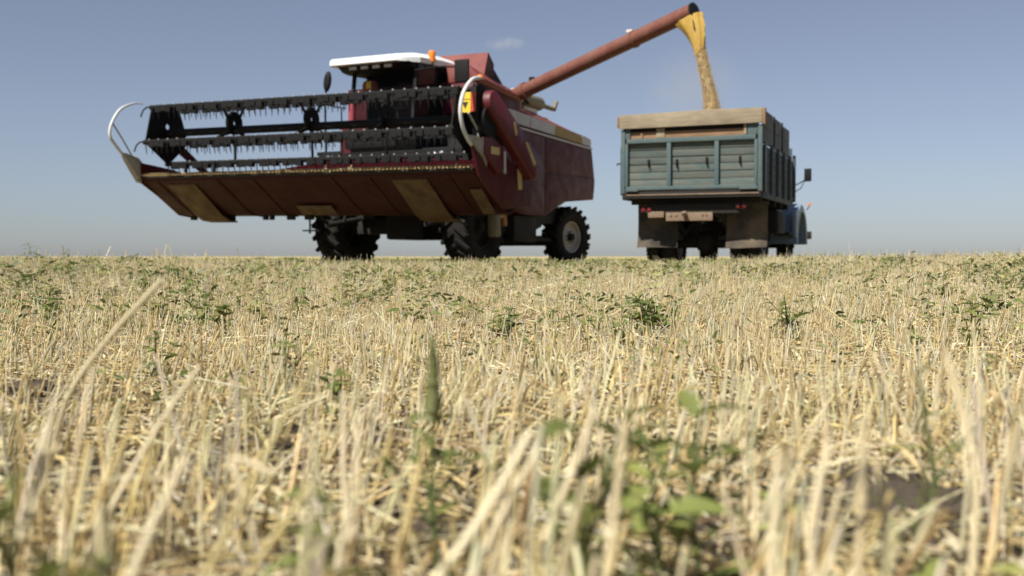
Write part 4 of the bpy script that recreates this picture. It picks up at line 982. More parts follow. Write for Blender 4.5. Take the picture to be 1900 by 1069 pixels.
# ------------------------------------------------------------------ falling grain
def make_stream():
    pts = [(3.36, 19.98, 4.15), (3.385, 19.98, 4.0), (3.42, 19.96, 3.8), (3.46, 19.94, 3.58), (3.53, 19.92, 3.28), (3.585, 19.89, 2.94), (3.61, 19.87, 2.6), (3.62, 19.87, 1.9)]
    wid = [0.075, 0.085, 0.090, 0.095, 0.105, 0.13, 0.16, 0.20]
    q = MB(); rings = []; n = 32; m = 70
    g = random.Random(3)
    ph = [g.uniform(0, 6.28) for _ in range(12)]
    for i in range(m):
        t = i / (m - 1) * (len(pts) - 1); k = min(int(t), len(pts) - 2); f = t - k
        c = Vector(pts[k]).lerp(Vector(pts[k + 1]), f); r = wid[k] * (1 - f) + wid[k + 1] * f; r *= 0.86
        c.x += 0.012 * math.sin(i * 0.45 + ph[0]) + 0.008 * math.sin(i * 1.1)
        ring = []
        for j in range(n):
            a = 2 * math.pi * j / n
            w_ = 1 + 0.09 * math.sin(3 * a + 0.25 * i + ph[1]) * math.sin(0.31 * i + ph[2]) + 0.06 * math.sin(7 * a - 0.6 * i) * math.sin(0.8 * i + a) + g.uniform(-0.05, 0.05)
            ring.append(c + Vector((math.cos(a) * r * w_, math.sin(a) * r * w_, g.uniform(-0.01, 0.01))))
        rings.append(ring)
    q.loft(rings)
    core = q.build('grain_stream', 'grain', None, smooth=70)
    tag(core, 'golden stream of grain falling from the yellow sock into the truck', 'grain', kind='stuff')
    # single kernels that fray away from the column
    s = MB()
    for _ in range(15000):
        t = g.random() ** 0.7 * (len(pts) - 1.01); k = int(t); f = t - k
        c = Vector(pts[k]).lerp(Vector(pts[k + 1]), f); r = wid[k] * (1 - f) + wid[k + 1] * f
        a = g.uniform(0, 6.283); rad = r * (0.78 + abs(g.gauss(0, 0.26)))
        p = c + Vector((math.cos(a) * rad, math.sin(a) * rad, g.uniform(-0.05, 0.05)))
        d = Vector((g.gauss(0, 1), g.gauss(0, 1), g.gauss(0, 1.6))).normalized() * 0.010
        e = d.orthogonal().normalized() * 0.0045; h = d.cross(e).normalized() * 0.0045
        s.add([p + d, p - d, p + e, p - e, p + h, p - h], [(0, 2, 4), (0, 4, 3), (0, 3, 5), (0, 5, 2), (1, 4, 2), (1, 3, 4), (1, 5, 3), (1, 2, 5)])
    tag(s.build('loose_kernels', 'grain', core, smooth=10, recalc=False), kind='stuff')
make_stream()

# ------------------------------------------------------------------ stubble, litter and dry leaves (numpy strands)
def norm(a): return a / np.maximum(np.linalg.norm(a, axis=-1, keepdims=True), 1e-9)

def strands(P, D, L, r0, r1, bend, nseg, nside, tint, flat=False):
    """P base, D unit direction, L length, r0/r1 radii, bend vector; returns verts, quads, tint per vertex"""
    N = len(P)
    t = np.linspace(0, 1, nseg + 1)
    c = P[:, None] + D[:, None] * (L[:, None] * t)[..., None] + bend[:, None] * (L[:, None] * t ** 2)[..., None]
    ref = np.tile(np.array([0.0, 0, 1]), (N, 1)); ref[np.abs(D[:, 2]) > 0.8] = (0, 1, 0)
    u = norm(np.cross(D, ref)); w = np.cross(D, u)
    sp = rng.uniform(0, 2 * np.pi, N)
    u, w = u * np.cos(sp)[:, None] + w * np.sin(sp)[:, None], w * np.cos(sp)[:, None] - u * np.sin(sp)[:, None]
    rr = r0[:, None] + (r1 - r0)[:, None] * t
    if flat:
        prof = np.interp(t, [0, 0.25, 0.7, 1], [0.6, 1, 0.8, 0.12]) if flat == 'leaf' else np.ones_like(t)
        v = np.stack([c - u[:, None] * (rr * prof)[..., None], c + u[:, None] * (rr * prof)[..., None]], 2)
        k = 2
    else:
        a = np.linspace(0, 2 * np.pi, nside, endpoint=False)
        off = u[:, None, None] * np.cos(a)[None, None, :, None] + w[:, None, None] * np.sin(a)[None, None, :, None]
        v = c[:, :, None] + off * rr[..., None, None]
        k = nside
    v = v.reshape(N, -1, 3); per = v.shape[1]
    i = np.arange(nseg)[:, None]; j = np.arange(k if not flat else 1)[None, :]
    q = np.stack([i * k + j, i * k + (j + 1) % k, (i + 1) * k + (j + 1) % k, (i + 1) * k + j], -1).reshape(-1, 4)
    F = (q[None] + (np.arange(N) * per)[:, None, None]).reshape(-1, 4)
    T = np.repeat(tint, per, axis=0)
    return v.reshape(-1, 3), F, T

def quads_object(name, parts, mat, parent=None):
    vs, fs, ts, o = [], [], [], 0
    for v, f, t in parts:
        vs.append(v); fs.append(f + o); ts.append(t); o += len(v)
    v = np.concatenate(vs).astype(np.float32); f = np.concatenate(fs).astype(np.int32); t = np.concatenate(ts)
    me = bpy.data.meshes.new(name)
    me.vertices.add(len(v)); me.vertices.foreach_set('co', v.ravel())
    me.loops.add(f.size); me.loops.foreach_set('vertex_index', f.ravel())
    me.polygons.add(len(f)); me.polygons.foreach_set('loop_start', np.arange(0, f.size, 4, dtype=np.int32))
    me.polygons.foreach_set('use_smooth', np.ones(len(f), bool))
    me.update(calc_edges=True)
    at = me.attributes.new('tint', 'FLOAT_COLOR', 'POINT')
    at.data.foreach_set('color', np.concatenate([t, np.ones((len(t), 1))], 1).astype(np.float32).ravel())
    me.materials.append(MAT[mat])
    return obj(name, me, parent)

PALE, GOLD, GREY, BROWN = np.array([0.82, 0.725, 0.455]), np.array([0.74, 0.575, 0.275]), np.array([0.76, 0.69, 0.51]), np.array([0.40, 0.28, 0.125])
def straw_tint(n, wp=0.5, wg=0.3, wy=0.15, wb=0.05):
    k = rng.choice(4, n, p=np.array([wp, wg, wy, wb]) / (wp + wg + wy + wb))
    base = np.stack([PALE, GOLD, GREY, BROWN])[k]
    return np.clip(base * rng.uniform(0.70, 1.12, (n, 1)) * rng.uniform(0.95, 1.05, (n, 3)), 0.02, 0.88)

FEET = []                      # wheel footprints (world x, y, half size) kept free of stubble
for root, lst in ((comb, [(2.08, 3.62, 0.5), (5.02, 3.62, 0.5), (2.45, 8.13, 0.4), (5.0, 8.13, 0.4)]), (truck, [(0.45, 1.35, 0.38), (1.91, 1.35, 0.38), (0.42, 5.05, 0.3), (1.98, 5.05, 0.3)])):
    mw = Matrix.Translation(root.location) @ root.rotation_euler.to_matrix().to_4x4()
    for x, y, s in lst:
        p = mw @ Vector((x, y, 0)); FEET.append((p.x, p.y, s))

BARE = [(0.98, 1.02, 0.17), (-0.20, 1.5, 0.10), (-0.9, 1.9, 0.16), (-0.10, 1.05, 0.06), (0.30, 0.98, 0.07), (1.55, 2.6, 0.22), (-0.45, 1.25, 0.09), (2.4, 3.6, 0.25), (0.0, 2.6, 0.12), (-2.3, 3.4, 0.2), (-0.62, 1.02, 0.08)]
def scatter(d0, d1, dens, margin=1.6, rows=True, bare=True):
    """points on the field between two distances inside the view and a step to either side"""
    hw = d1 * 0.50 + margin
    n = int(dens * 2 * hw * (d1 - d0) * 1.05)
    if rows:
        n = int(dens * 2.3 * hw * (d1 - d0 + 0.6 * hw))
        # plants stand in drilled rows, each a tuft of several stalks
        th, sp, tuft = R(9), 0.15, 6
        m = n // tuft
        u = rng.uniform(-hw * 1.15, hw * 1.15, m)
        k = rng.integers(int((d0 - 0.3 * hw) / sp), int((d1 + 0.3 * hw) / sp) + 1, m)
        v = k * sp + rng.normal(0, 0.026, m) + 0.03 * np.sin(u * 1.3 + k)
        u = np.repeat(u, tuft) + rng.normal(0, 0.013, m * tuft); v = np.repeat(v, tuft) + rng.normal(0, 0.013, m * tuft)
        x, y = u * math.cos(th) - v * math.sin(th), u * math.sin(th) + v * math.cos(th)
    else:
        x = rng.uniform(-hw, hw, n); y = rng.uniform(d0, d1, n)
    ok = (y >= d0) & (y < d1) & (np.abs(x) < y * 0.50 + margin)
    if bare:
        for bx, by, br in BARE:
            ok &= (np.hypot((x - bx) / 1.5, y - by) > br * rng.uniform(0.7, 1.25, len(x)))
    for fx, fy, s in FEET:
        ok &= ~((np.abs(x - fx) < s) & (np.abs(y - fy) < s))
    return x[ok], y[ok]

def make_stubble():
    parts, leafs, lit = [], [], []
    # (from, to, stalks per m2, segments, sides, radius scale, margin)
    for d0, d1, dens, seg, side, rs, mg in ((0.36, 0.85, 740, 3, 6, 1.08, 2.0), (0.85, 1.3, 840, 3, 6, 1.0, 2.0), (1.3, 2.4, 1150, 2, 4, 1.0, 2.0), (2.4, 5.0, 1150, 2, 3, 1.0, 2.0), (5.0, 10, 600, 1, 3, 1.1, 2.0), (10, 22, 175, 1, 3, 1.4, 1.8), (22, 60, 22, 1, 2, 2.8, 2.5), (60, 220, 1.1, 1, 2, 8.0, 4)):
        x, y = scatter(d0, d1, dens, mg)
        n = len(x); z = terrain(x, y) - 0.01
        patch = 0.5 + 0.5 * np.sin(x * 1.9 + 0.7 * y) * np.sin(1.3 * y - 0.5 * x)
        lean = rng.normal(0, 0.16, (n, 2)); lean[:, 0] += 0.06 + 0.22 * np.sin(x * 2.3 + y * 1.7) * np.sin(y * 2.9 + 0.6) ** 2
        wild = rng.random(n) < 0.2
        lean[wild] *= 3.4
        D = norm(np.stack([lean[:, 0], lean[:, 1], np.ones(n)], -1))
        L = np.clip((rng.normal(0.098, 0.026, n) + 0.034 * patch) * np.interp(y, [0.6, 0.9, 1.4, 4, 8], [1.06, 0.95, 0.80, 0.80, 1.0]), 0.03, 0.19)
        tall = rng.random(n) < 0.012; L[tall] *= 1.35
        r0 = rng.uniform(0.0011, 0.0019, n) * rs * np.interp(y, [0.7, 1.4], [1.0, 0.80])
        bend = rng.normal(0, 0.06, (n, 3)); bend[:, 2] *= 0.3
        parts.append(strands(np.stack([x, y, z], -1), D, L, r0, r0 * 0.9, bend, seg, side, straw_tint(n), flat=(side == 2)))
    # taller pale tops breaking the horizon on the left
    n = 70; x = rng.normal(-3.0, 0.45, n); y = rng.uniform(8.5, 11, n); z = terrain(x, y)
    D = norm(np.stack([rng.normal(0.1, 0.35, n), rng.normal(0, 0.2, n), np.ones(n)], -1))
    parts.append(strands(np.stack([x, y, z], -1), D, rng.uniform(0.10, 0.20, n), np.full(n, 0.003), np.full(n, 0.004), rng.normal(0, 0.2, (n, 3)), 2, 3, straw_tint(n)))
    st = quads_object('stubble', parts, 'straw')
    tag(st, 'pale cut straw stubble standing in rows across the whole field', 'stubble', kind='stuff')
    # chopped straw lying between the rows
    for d0, d1, dens, seg, side, rs, mg in ((0.33, 2.4, 2300, 2, 3, 1.0, 2.0), (2.4, 5.0, 1900, 1, 3, 1.0, 2.0), (5.0, 10, 1100, 1, 2, 1.2, 2.0), (10, 22, 260, 1, 2, 1.8, 1.8)):
        x, y = scatter(d0, d1, dens, mg, rows=False)
        n = len(x); a = rng.uniform(0, 2 * np.pi, n); p = np.abs(rng.normal(0, 0.32, n))
        D = norm(np.stack([np.cos(a), np.sin(a), p], -1))
        L = rng.uniform(0.02, 0.10, n) * np.where(rng.random(n) < 0.08, 1.7, 1); r0 = rng.uniform(0.0007, 0.0017, n) * rs
        z = terrain(x, y) + np.abs(rng.normal(0, 0.020, n))
        bend = rng.normal(0, 0.16, (n, 3)); bend[:, 2] = -np.abs(bend[:, 2]) * 0.6 * (p > 0.1)
        lit.append(strands(np.stack([x, y, z], -1), D, L, r0, r0 * 0.85, bend, seg, side, straw_tint(n, 0.40, 0.42, 0.1, 0.08), flat=(side == 2)))
    tag(quads_object('straw_litter', lit, 'straw'), 'loose golden chopped straw lying between the stubble rows', 'straw', kind='stuff')
    # curled dry leaf blades
    for d0, d1, dens, seg, mg in ((0.33, 2.4, 650, 4, 2.0), (2.4, 5.0, 480, 3, 2.0), (5.0, 10, 200, 2, 1.5)):
        x, y = scatter(d0, d1, dens, mg, rows=False)
        n = len(x); a = rng.uniform(0, 2 * np.pi, n)
        D = norm(np.stack([np.cos(a) * 0.8, np.sin(a) * 0.8, rng.uniform(0.1, 1.5, n)], -1))
        L = rng.uniform(0.03, 0.09, n); r0 = rng.uniform(0.0014, 0.0036, n)
        z = terrain(x, y) + np.abs(rng.normal(0, 0.025, n))
        bend = np.stack([rng.normal(0, 0.3, n), rng.normal(0, 0.3, n), -rng.uniform(0.2, 1.1, n)], -1)
        leafs.append(strands(np.stack([x, y, z], -1), D, L, r0, r0, bend, seg, 2, straw_tint(n, 0.35, 0.5, 0.05, 0.10), flat='leaf'))
    tag(quads_object('dry_leaf_blades', leafs, 'dry_leaf'), 'curled dry straw leaves tangled among the stubble', 'dry leaves', kind='stuff')
make_stubble()

# ------------------------------------------------------------------ green weeds
def leaf_mesh(name, mat, width=0.38, droop=0.25, teeth=0.0, nseg=7):
    """unit leaf along +y, folded along its midrib"""
    m = MB(); rows = []
    for i in range(nseg + 1):
        t = i / nseg
        w = width * math.sin(math.pi * min(1, t * 0.94 + 0.06)) ** 0.8 * (1 - 0.35 * t) + (0.012 if i == 0 else 0)
        if i == nseg: w = 0.004
        if teeth and 0 < i < nseg: w *= 1 + teeth * (1 if i % 2 else -1)
        y, z = t, -droop * t * t
        rows.append([(-w / 2, y - 0.03 * (i % 2) * teeth, z + w * 0.16), (0, y, z), (w / 2, y - 0.03 * (i % 2) * teeth, z + w * 0.16)])
    m.loft(rows, closed=False)
    return m.mesh(name, mat, smooth=60, recalc=False)

LEAVES = {
    'oval': [leaf_mesh('oval_leaf', 'weed_leaf', 0.42, d_) for d_ in (0.15, 0.4)],
    'lobed': [leaf_mesh('lobed_leaf', 'weed_leaf', 0.50, d_, 0.38, 9) for d_ in (0.1, 0.35)],
    'pale': [leaf_mesh('pale_leaf', 'weed_leaf_pale', 0.46, d_) for d_ in (0.2, 0.5)],
    'thin': [leaf_mesh('narrow_leaf', 'weed_leaf', 0.20, d_) for d_ in (0.2, 0.6)],
}
def gpos(px, d):
    x = (px - 950) / 2050 * d
    return Vector((x, d, float(terrain(x, d))))

def weed(px, d, h, kind, label, n_leaf=14, leaf_len=0.04, branches=3, lean=0.15, seed=0, group=None, spike=0.0, r=0.0022, name='weed', wide=1.0):
    g = random.Random(seed * 13 + 5); n_leaf = int(n_leaf * 1.7); leaf_len *= 1.25; h *= 0.86 if 1.2 < d < 8 else 1.0
    root = obj(name, None, loc=gpos(px, d))
    tag(root, label, 'weed', group)
    stems = []; m = MB()
    top = Vector((g.uniform(-1, 1) * lean * h, g.uniform(-1, 1) * lean * h, h))
    mid = top * 0.5 + Vector((g.uniform(-1, 1), g.uniform(-1, 1), 0)) * h * 0.06
    main = [Vector((0, 0, -0.01)), mid, top]; m.tube(main, [r, r * 0.9, r * 0.5], 6); stems.append((main, 1.0))
    for b in range(branches):
        t = g.uniform(0.12, 0.6); p = main[0].lerp(main[1], t * 2) if t < 0.5 else main[1].lerp(main[2], t * 2 - 1)
        a = g.uniform(0, 6.283); l = h * g.uniform(0.45, 0.8) * wide
        q = p + Vector((math.cos(a) * 0.55 * wide, math.sin(a) * 0.55 * wide, 0.75)) * l
        if q.z > h * 1.02: q.z = h * g.uniform(0.8, 1.0)
        br = [p, p.lerp(q, 0.5) + Vector((0, 0, 0.05 * h)), q]
        m.tube(br, [r * 0.7, r * 0.6, r * 0.35], 5); stems.append((br, 0.8))
    m.build('stem', 'weed_stem', root, smooth=60)
    for i in range(n_leaf):
        path, sc = stems[0] if g.random() < 1.5 / (len(stems) + 0.5) else g.choice(stems)
        t = 1 - (g.random() ** 1.4) * 0.88
        p = path[0].lerp(path[1], t * 2) if t < 0.5 else path[1].lerp(path[2], t * 2 - 1)
        L = leaf_len * g.uniform(0.55, 1.15) * sc * (1.15 - 0.5 * t)
        o = obj('leaf', g.choice(LEAVES[kind]), root, loc=p, rot=(R(g.uniform(-5, 48)), R(g.uniform(-30, 30)), g.uniform(0, 6.283)))
        o.scale = (L * g.uniform(0.8, 1.15), L, L)
    if spike:
        q = MB(); base = top; n = 30
        for i in range(n):
            t = i / (n - 1); rr_ = 0.0072 * (1 - 0.72 * t) * (0.6 if i == 0 else 1)
            ring = [base + Vector((math.cos(a) * rr_ * g.uniform(0.6, 1.45), math.sin(a) * rr_ * g.uniform(0.6, 1.45), spike * t + g.uniform(-0.001, 0.001))) for a in [2 * math.pi * k / 10 for k in range(10)]]
            q.v += [tuple(p) for p in ring]
            if i: q.f += [((i - 1) * 10 + k, (i - 1) * 10 + (k + 1) % 10, i * 10 + (k + 1) % 10, i * 10 + k) for k in range(10)]
        q.build('seed_spike', 'spike_green', root, smooth=70)
    return root

# near plants, each told apart in the photograph: (column px, distance m, height m, ...)
weed(812, 0.86, 0.125, 'oval', 'green amaranth weed with an upright seed spike, blurred in the foreground centre', 20, 0.028, 4, 0.05, 1, spike=0.066, r=0.0025, name='amaranth_weed')
weed(1108, 0.70, 0.152, 'lobed', 'tall green weed with broad dark leaves in front of the truck', 12, 0.042, 4, 0.10, 2, r=0.0025)
weed(1215, 0.72, 0.125, 'pale', 'spreading green weed at the middle of the foreground weed clump', 13, 0.042, 5, 0.15, 3, r=0.0024, wide=1.2)
weed(1318, 0.76, 0.142, 'lobed', 'green weed with a dark leafy tip at the right of the clump', 11, 0.042, 3, 0.06, 4, r=0.0024)
weed(1420, 0.76, 0.085, 'pale', 'low yellowish green weed at the foot of the foreground clump', 14, 0.030, 4, 0.2, 5)
weed(1080, 0.70, 0.085, 'pale', 'pale yellow green seedling beside the foreground clump', 11, 0.034, 3, 0.2, 6)
weed(605, 0.60, 0.125, 'pale', 'blurred light green weed with drooping leaf near the bottom edge', 13, 0.036, 3, 0.2, 7)
weed(470, 1.62, 0.050, 'lobed', 'small dark green tuft low between the stalks left of centre', 20, 0.028, 5, 0.2, 8, wide=1.2)
weed(10, 0.55, 0.165, 'thin', 'very blurred green weed cut by the left edge, upper one', 9, 0.040, 2, 0.2, 9)
weed(25, 0.48, 0.115, 'pale', 'very blurred yellow green weed at the lower left corner', 9, 0.040, 2, 0.2, 10)
weed(1715, 0.86, 0.155, 'thin', 'thin green weed with a small leafy top on the right', 11, 0.030, 2, 0.1, 11)
weed(1722, 0.72, 0.12, 'pale', 'single arching light green leaf shoot right of the foreground stalks', 4, 0.030, 1, 0.2, 12)
weed(1885, 0.62, 0.085, 'pale', 'blurred yellow green weed cut by the right edge', 9, 0.024, 3, 0.2, 13)
weed(1805, 2.70, 0.165, 'lobed', 'tallest sharp green weed, standing alone at the far right of the field', 24, 0.044, 4, 0.10, 14)
weed(1850, 5.2, 0.17, 'thin', 'small dark thistle like weed near the horizon on the right', 14, 0.055, 4, 0.1, 15)
weed(1480, 3.0, 0.17, 'lobed', 'bent green weed leaning right below the truck', 12, 0.055, 3, 0.45, 16)
weed(285, 2.05, 0.13, 'oval', 'dark green weed with drooping tip left of the long bent straw', 14, 0.034, 2, 0.1, 17)
weed(540, 1.85, 0.145, 'oval', 'leafy green weed with broad rounded leaves left of the amaranth', 20, 0.036, 4, 0.1, 18)
weed(625, 1.55, 0.095, 'oval', 'low green weed with mixed leaves between the amaranth and the leafy weed', 18, 0.032, 4, 0.15, 19)
weed(90, 3.9, 0.17, 'oval', 'bushy green weed at the far left of the middle field', 20, 0.055, 5, 0.1, 20)
weed(300, 3.3, 0.14, 'oval', 'bushy green weed behind the tip of the long bent straw', 22, 0.050, 5, 0.1, 21)
weed(410, 2.9, 0.125, 'lobed', 'green weed with small toothed leaves right of the long bent straw', 18, 0.040, 4, 0.1, 22)
weed(60, 9.0, 0.24, 'thin', 'thin tall weed rising above the horizon at the far left', 14, 0.09, 3, 0.15, 23)
weed(126, 11.0, 0.22, 'thin', 'short thin weed just breaking the horizon left of the header', 12, 0.09, 2, 0.1, 24)
weed(1690, 2.35, 0.095, 'oval', 'low green weed left of the tallest sharp weed', 15, 0.040, 3, 0.15, 25)
weed(1195, 2.95, 0.15, 'lobed', 'largest green weed in the patch in front of the gap between the machines', 24, 0.050, 5, 0.15, 26)
weed(940, 2.9, 0.13, 'lobed', 'green weed at the left end of the central weed patch', 18, 0.046, 4, 0.2, 27)
weed(1750, 6.0, 0.16, 'thin', 'small weed on the swell right of the truck', 10, 0.06, 3, 0.1, 28)
weed(1010, 1.9, 0.10, 'pale', 'small pale weed with two upright leaves in the centre field', 6, 0.034, 2, 0.2, 29)
weed(1375, 2.1, 0.10, 'thin', 'thin dark weed stem left of the bent weed', 8, 0.03, 2, 0.2, 30)

# smaller look-alikes scattered through the middle field
g = random.Random(21)
spots = []
for k in range(9): spots.append((960 + 33 * k + g.uniform(-12, 12), g.uniform(2.6, 3.5), 'central'))
for k in range(16): spots.append((g.uniform(0, 470), g.uniform(2.6, 6.5), 'left'))
for k in range(14): spots.append((g.uniform(470, 930), g.uniform(3.0, 7.0), 'mid'))
for k in range(12): spots.append((g.uniform(1260, 1900), g.uniform(2.6, 7.0), 'right'))
TXT = {'central': ('small green weed in the central weed patch', 'weeds in the central patch'),
       'left': ('small green weed in the stubble below the header', 'weeds scattered on the left of the field'),
       'mid': ('small green weed in the stubble before the combine wheels', 'weeds scattered before the combine'),
       'right': ('small green weed in the stubble below the truck', 'weeds scattered on the right of the field')}
ORD = ['first', 'second', 'third', 'fourth', 'fifth', 'sixth', 'seventh', 'eighth', 'ninth', 'tenth', 'eleventh', 'twelfth', 'thirteenth', 'fourteenth', 'fifteenth', 'sixteenth']
spots.sort(key=lambda q: q[0])
seen = {}
for i, (px, d, w_) in enumerate(spots):
    k = seen.get(w_, 0); seen[w_] = k + 1
    weed(px, d, g.uniform(0.08, 0.125), g.choice(('oval', 'lobed', 'lobed', 'thin', 'oval')), TXT[w_][0].replace('small green weed', ORD[k] + ' small green weed from the left'), g.randint(9, 16), 0.024 + 0.0045 * d, g.randint(2, 4), 0.2, 100 + i, group=TXT[w_][1])

def far_weeds():
    """green flecks of weed too far off to pick apart"""
    parts = []
    for d0, d1, dens, ln, mg in ((1.2, 3.0, 8.0, 0.020, 1.6), (3.0, 6.0, 20.0, 0.030, 1.8), (6.0, 11, 20.0, 0.045, 1.8), (11, 18, 9.0, 0.08, 2), (18, 60, 1.2, 0.16, 2.5)):
        x, y = scatter(d0, d1, dens, mg, rows=False)
        keep = rng.random(len(x)) < np.clip(0.72 + 0.4 * np.sin(x * 0.9 + 1.0) * np.sin(y * 0.8) - 0.12 * x / np.maximum(y, 1) * 3, 0.1, 1)
        x, y = x[keep], y[keep]; m = 20
        hgt = rng.uniform(0.06, 0.135, len(x)); spread = rng.uniform(0.015, 0.035, len(x)) * (1 + y / 10)
        X = np.repeat(x, m) + rng.normal(0, 1, len(x) * m) * np.repeat(spread, m); Y = np.repeat(y, m) + rng.normal(0, 1, len(x) * m) * np.repeat(spread, m)
        n = len(X); Z = terrain(X, Y) + np.repeat(hgt, m) * rng.uniform(0.35, 1, n)
        a = rng.uniform(0, 2 * np.pi, n)
        D = norm(np.stack([np.cos(a), np.sin(a), rng.uniform(-0.1, 1.0, n)], -1))
        base = np.where(rng.random((len(x), 1)) < 0.7, [[0.125, 0.155, 0.042]], [[0.25, 0.26, 0.085]])
        T = np.repeat(base, m, 0) * rng.uniform(0.6, 1.5, (n, 1))
        L = rng.uniform(0.6, 1.3, n) * ln; r0 = L * 0.17
        parts.append(strands(np.stack([X, Y, Z], -1), D, L, r0, r0, np.stack([np.zeros(n), np.zeros(n), -rng.uniform(0, 0.5, n)], -1), 2, 2, T, flat='leaf'))
    tag(quads_object('green_undergrowth', parts, 'green_leaf'), 'low green weed growth flecked through the stubble', 'undergrowth', kind='stuff')
far_weeds()

# ------------------------------------------------------------------ single straws one can point to
def straw(pts, r, label, joints=(), seed=0, group=None):
    """pts: (column px, row px, distance) along the stalk"""
    def w(px, py, d):
        pit = R(1.634); u, v = (px - 950) / 2050, (534.5 - py) / 2050
        ray = Vector((u, math.cos(pit) + v * math.sin(pit), -math.sin(pit) + v * math.cos(pit)))
        return Vector((0, 0, 0.25)) + ray * (d / ray.y)
    P = [w(*p) for p in pts]; out = []
    for i in range(len(P) - 1):
        a, b, c, e = P[max(i - 1, 0)], P[i], P[i + 1], P[min(i + 2, len(P) - 1)]
        for k in range(4):
            t = k / 4; out.append(0.5 * ((2 * b) + (c - a) * t + (2 * a - 5 * b + 4 * c - e) * t * t + (3 * b - a - 3 * c + e) * t ** 3))
    out.append(P[-1]); base = out[0].copy()
    rad = [r * (1.0 - 0.25 * i / len(out)) for i in range(len(out))]
    o = MB().tube([p - base for p in out], rad, 8).build('straw_stalk', 'straw_single', None, smooth=60, loc=base)
    tag(o, label, 'straw stalk', group)
    if joints:
        for q in joints:
            p = out[int(q * (len(out) - 1))] - base; dr = (out[min(int(q * (len(out) - 1)) + 1, len(out) - 1)] - out[int(q * (len(out) - 1))]).normalized()
            MB().tube([p - dr * 0.002, p, p + dr * 0.002], [r, r * 1.3, r], 8).build('stalk_node', 'straw_single', o, smooth=60)
    return o
straw([(95, 860, 1.02), (125, 740, 1.0), (200, 630, 0.98), (300, 520, 0.95)], 0.0027, 'longest bent straw stalk rising to the upper right on the left side', (0.35,))
straw([(130, 1080, 0.72), (230, 900, 0.76), (300, 780, 0.80), (370, 680, 0.84)], 0.0022, 'thin straight straw slanting up below the longest bent straw', (0.5,))
straw([(230, 1100, 0.50), (290, 960, 0.52), (345, 850, 0.54)], 0.0024, 'thick pale straw slanting right at the bottom left', (0.6,))
straw([(1430, 1100, 0.55), (1436, 960, 0.555), (1446, 835, 0.56)], 0.0026, 'thick white upright straw right of the bottom centre', (0.45,))
straw([(1590, 1100, 0.57), (1598, 930, 0.575), (1602, 770, 0.58)], 0.0027, 'tall pale upright straw between the thick white straw and right edge', (0.5,))
straw([(1640, 1100, 0.60), (1640, 960, 0.60), (1625, 850, 0.605)], 0.0022, 'yellowish upright straw just right of the tall pale straw', ())
straw([(1800, 1100, 0.62), (1812, 900, 0.63), (1790, 780, 0.64), (1755, 660, 0.65)], 0.0026, 'tall straw bent to the left near the right edge', (0.55,))
straw([(1510, 1090, 0.56), (1505, 960, 0.565), (1540, 820, 0.57)], 0.0022, 'greenish straw leaning right beside the thick white straw', ())
straw([(1120, 1100, 0.56), (1140, 950, 0.57), (1160, 780, 0.58)], 0.0024, 'pale upright straw in front of the foreground weed clump', (0.4,))
straw([(1010, 1000, 0.62), (1060, 880, 0.63), (1105, 755, 0.64)], 0.0024, 'pale straw leaning right at the left of the weed clump', (0.5,))
straw([(800, 1090, 0.54), (900, 950, 0.56), (985, 800, 0.58)], 0.0028, 'broad straw slanting right at the bottom centre', (0.4,))
straw([(860, 1100, 0.60), (930, 960, 0.61), (1000, 830, 0.62)], 0.0024, 'golden straw slanting right behind the broad bottom straw', ())
straw([(620, 1080, 0.60), (655, 900, 0.61), (670, 760, 0.62)], 0.0019, 'greyish upright straw right of the blurred drooping weed', (0.5,))
straw([(40, 1000, 0.56), (75, 880, 0.57), (95, 770, 0.575)], 0.0026, 'pale upright straw at the far left of the foreground', (0.5,))
straw([(470, 990, 0.60), (445, 900, 0.605), (432, 850, 0.61), (510, 880, 0.60)], 0.0020, 'broken straw with its top folded over in the left foreground', ())

# soil clods in the bare patches
def clod(px, d, s, label, seed):
    g = random.Random(seed); m = MB(); n, k = 14, 8; rows = []
    ph = [g.uniform(0, 6.28) for _ in range(6)]
    for i in range(k + 1):
        t = math.pi * i / k
        rows.append([(math.sin(t) * math.cos(a) * s * 1.3 * w_, math.sin(t) * math.sin(a) * s * w_, math.cos(t) * s * 0.55 * w_) for a, w_ in [(2 * math.pi * j / n, 1 + 0.16 * math.sin(3 * 2 * math.pi * j / n + ph[0] + t * 2) + 0.10 * math.sin(5 * 2 * math.pi * j / n + ph[1] - t * 3) + g.uniform(-0.06, 0.06)) for j in range(n)]])
    m.loft(rows, caps=False)
    p = gpos(px, d); p.z += s * 0.2
    tag(m.build('soil_clod', 'clod', None, smooth=35, loc=p), label, 'soil clod', 'soil clods in the bare patches')
clod(1705, 0.98, 0.055, 'large dark soil clod lying in the bare patch at the lower right', 1)
clod(1640, 1.10, 0.035, 'smaller soil clod behind the large one at the lower right', 2)
clod(60, 1.95, 0.032, 'dark soil clod on the bare spot at the left edge', 3)
clod(700, 1.10, 0.022, 'small dark soil clod between straws left of the amaranth', 4)
clod(1340, 0.95, 0.025, 'small dark soil clod under the foreground weed clump', 5)
clod(460, 1.42, 0.035, 'soil clod in front of the small dark green tuft', 6)

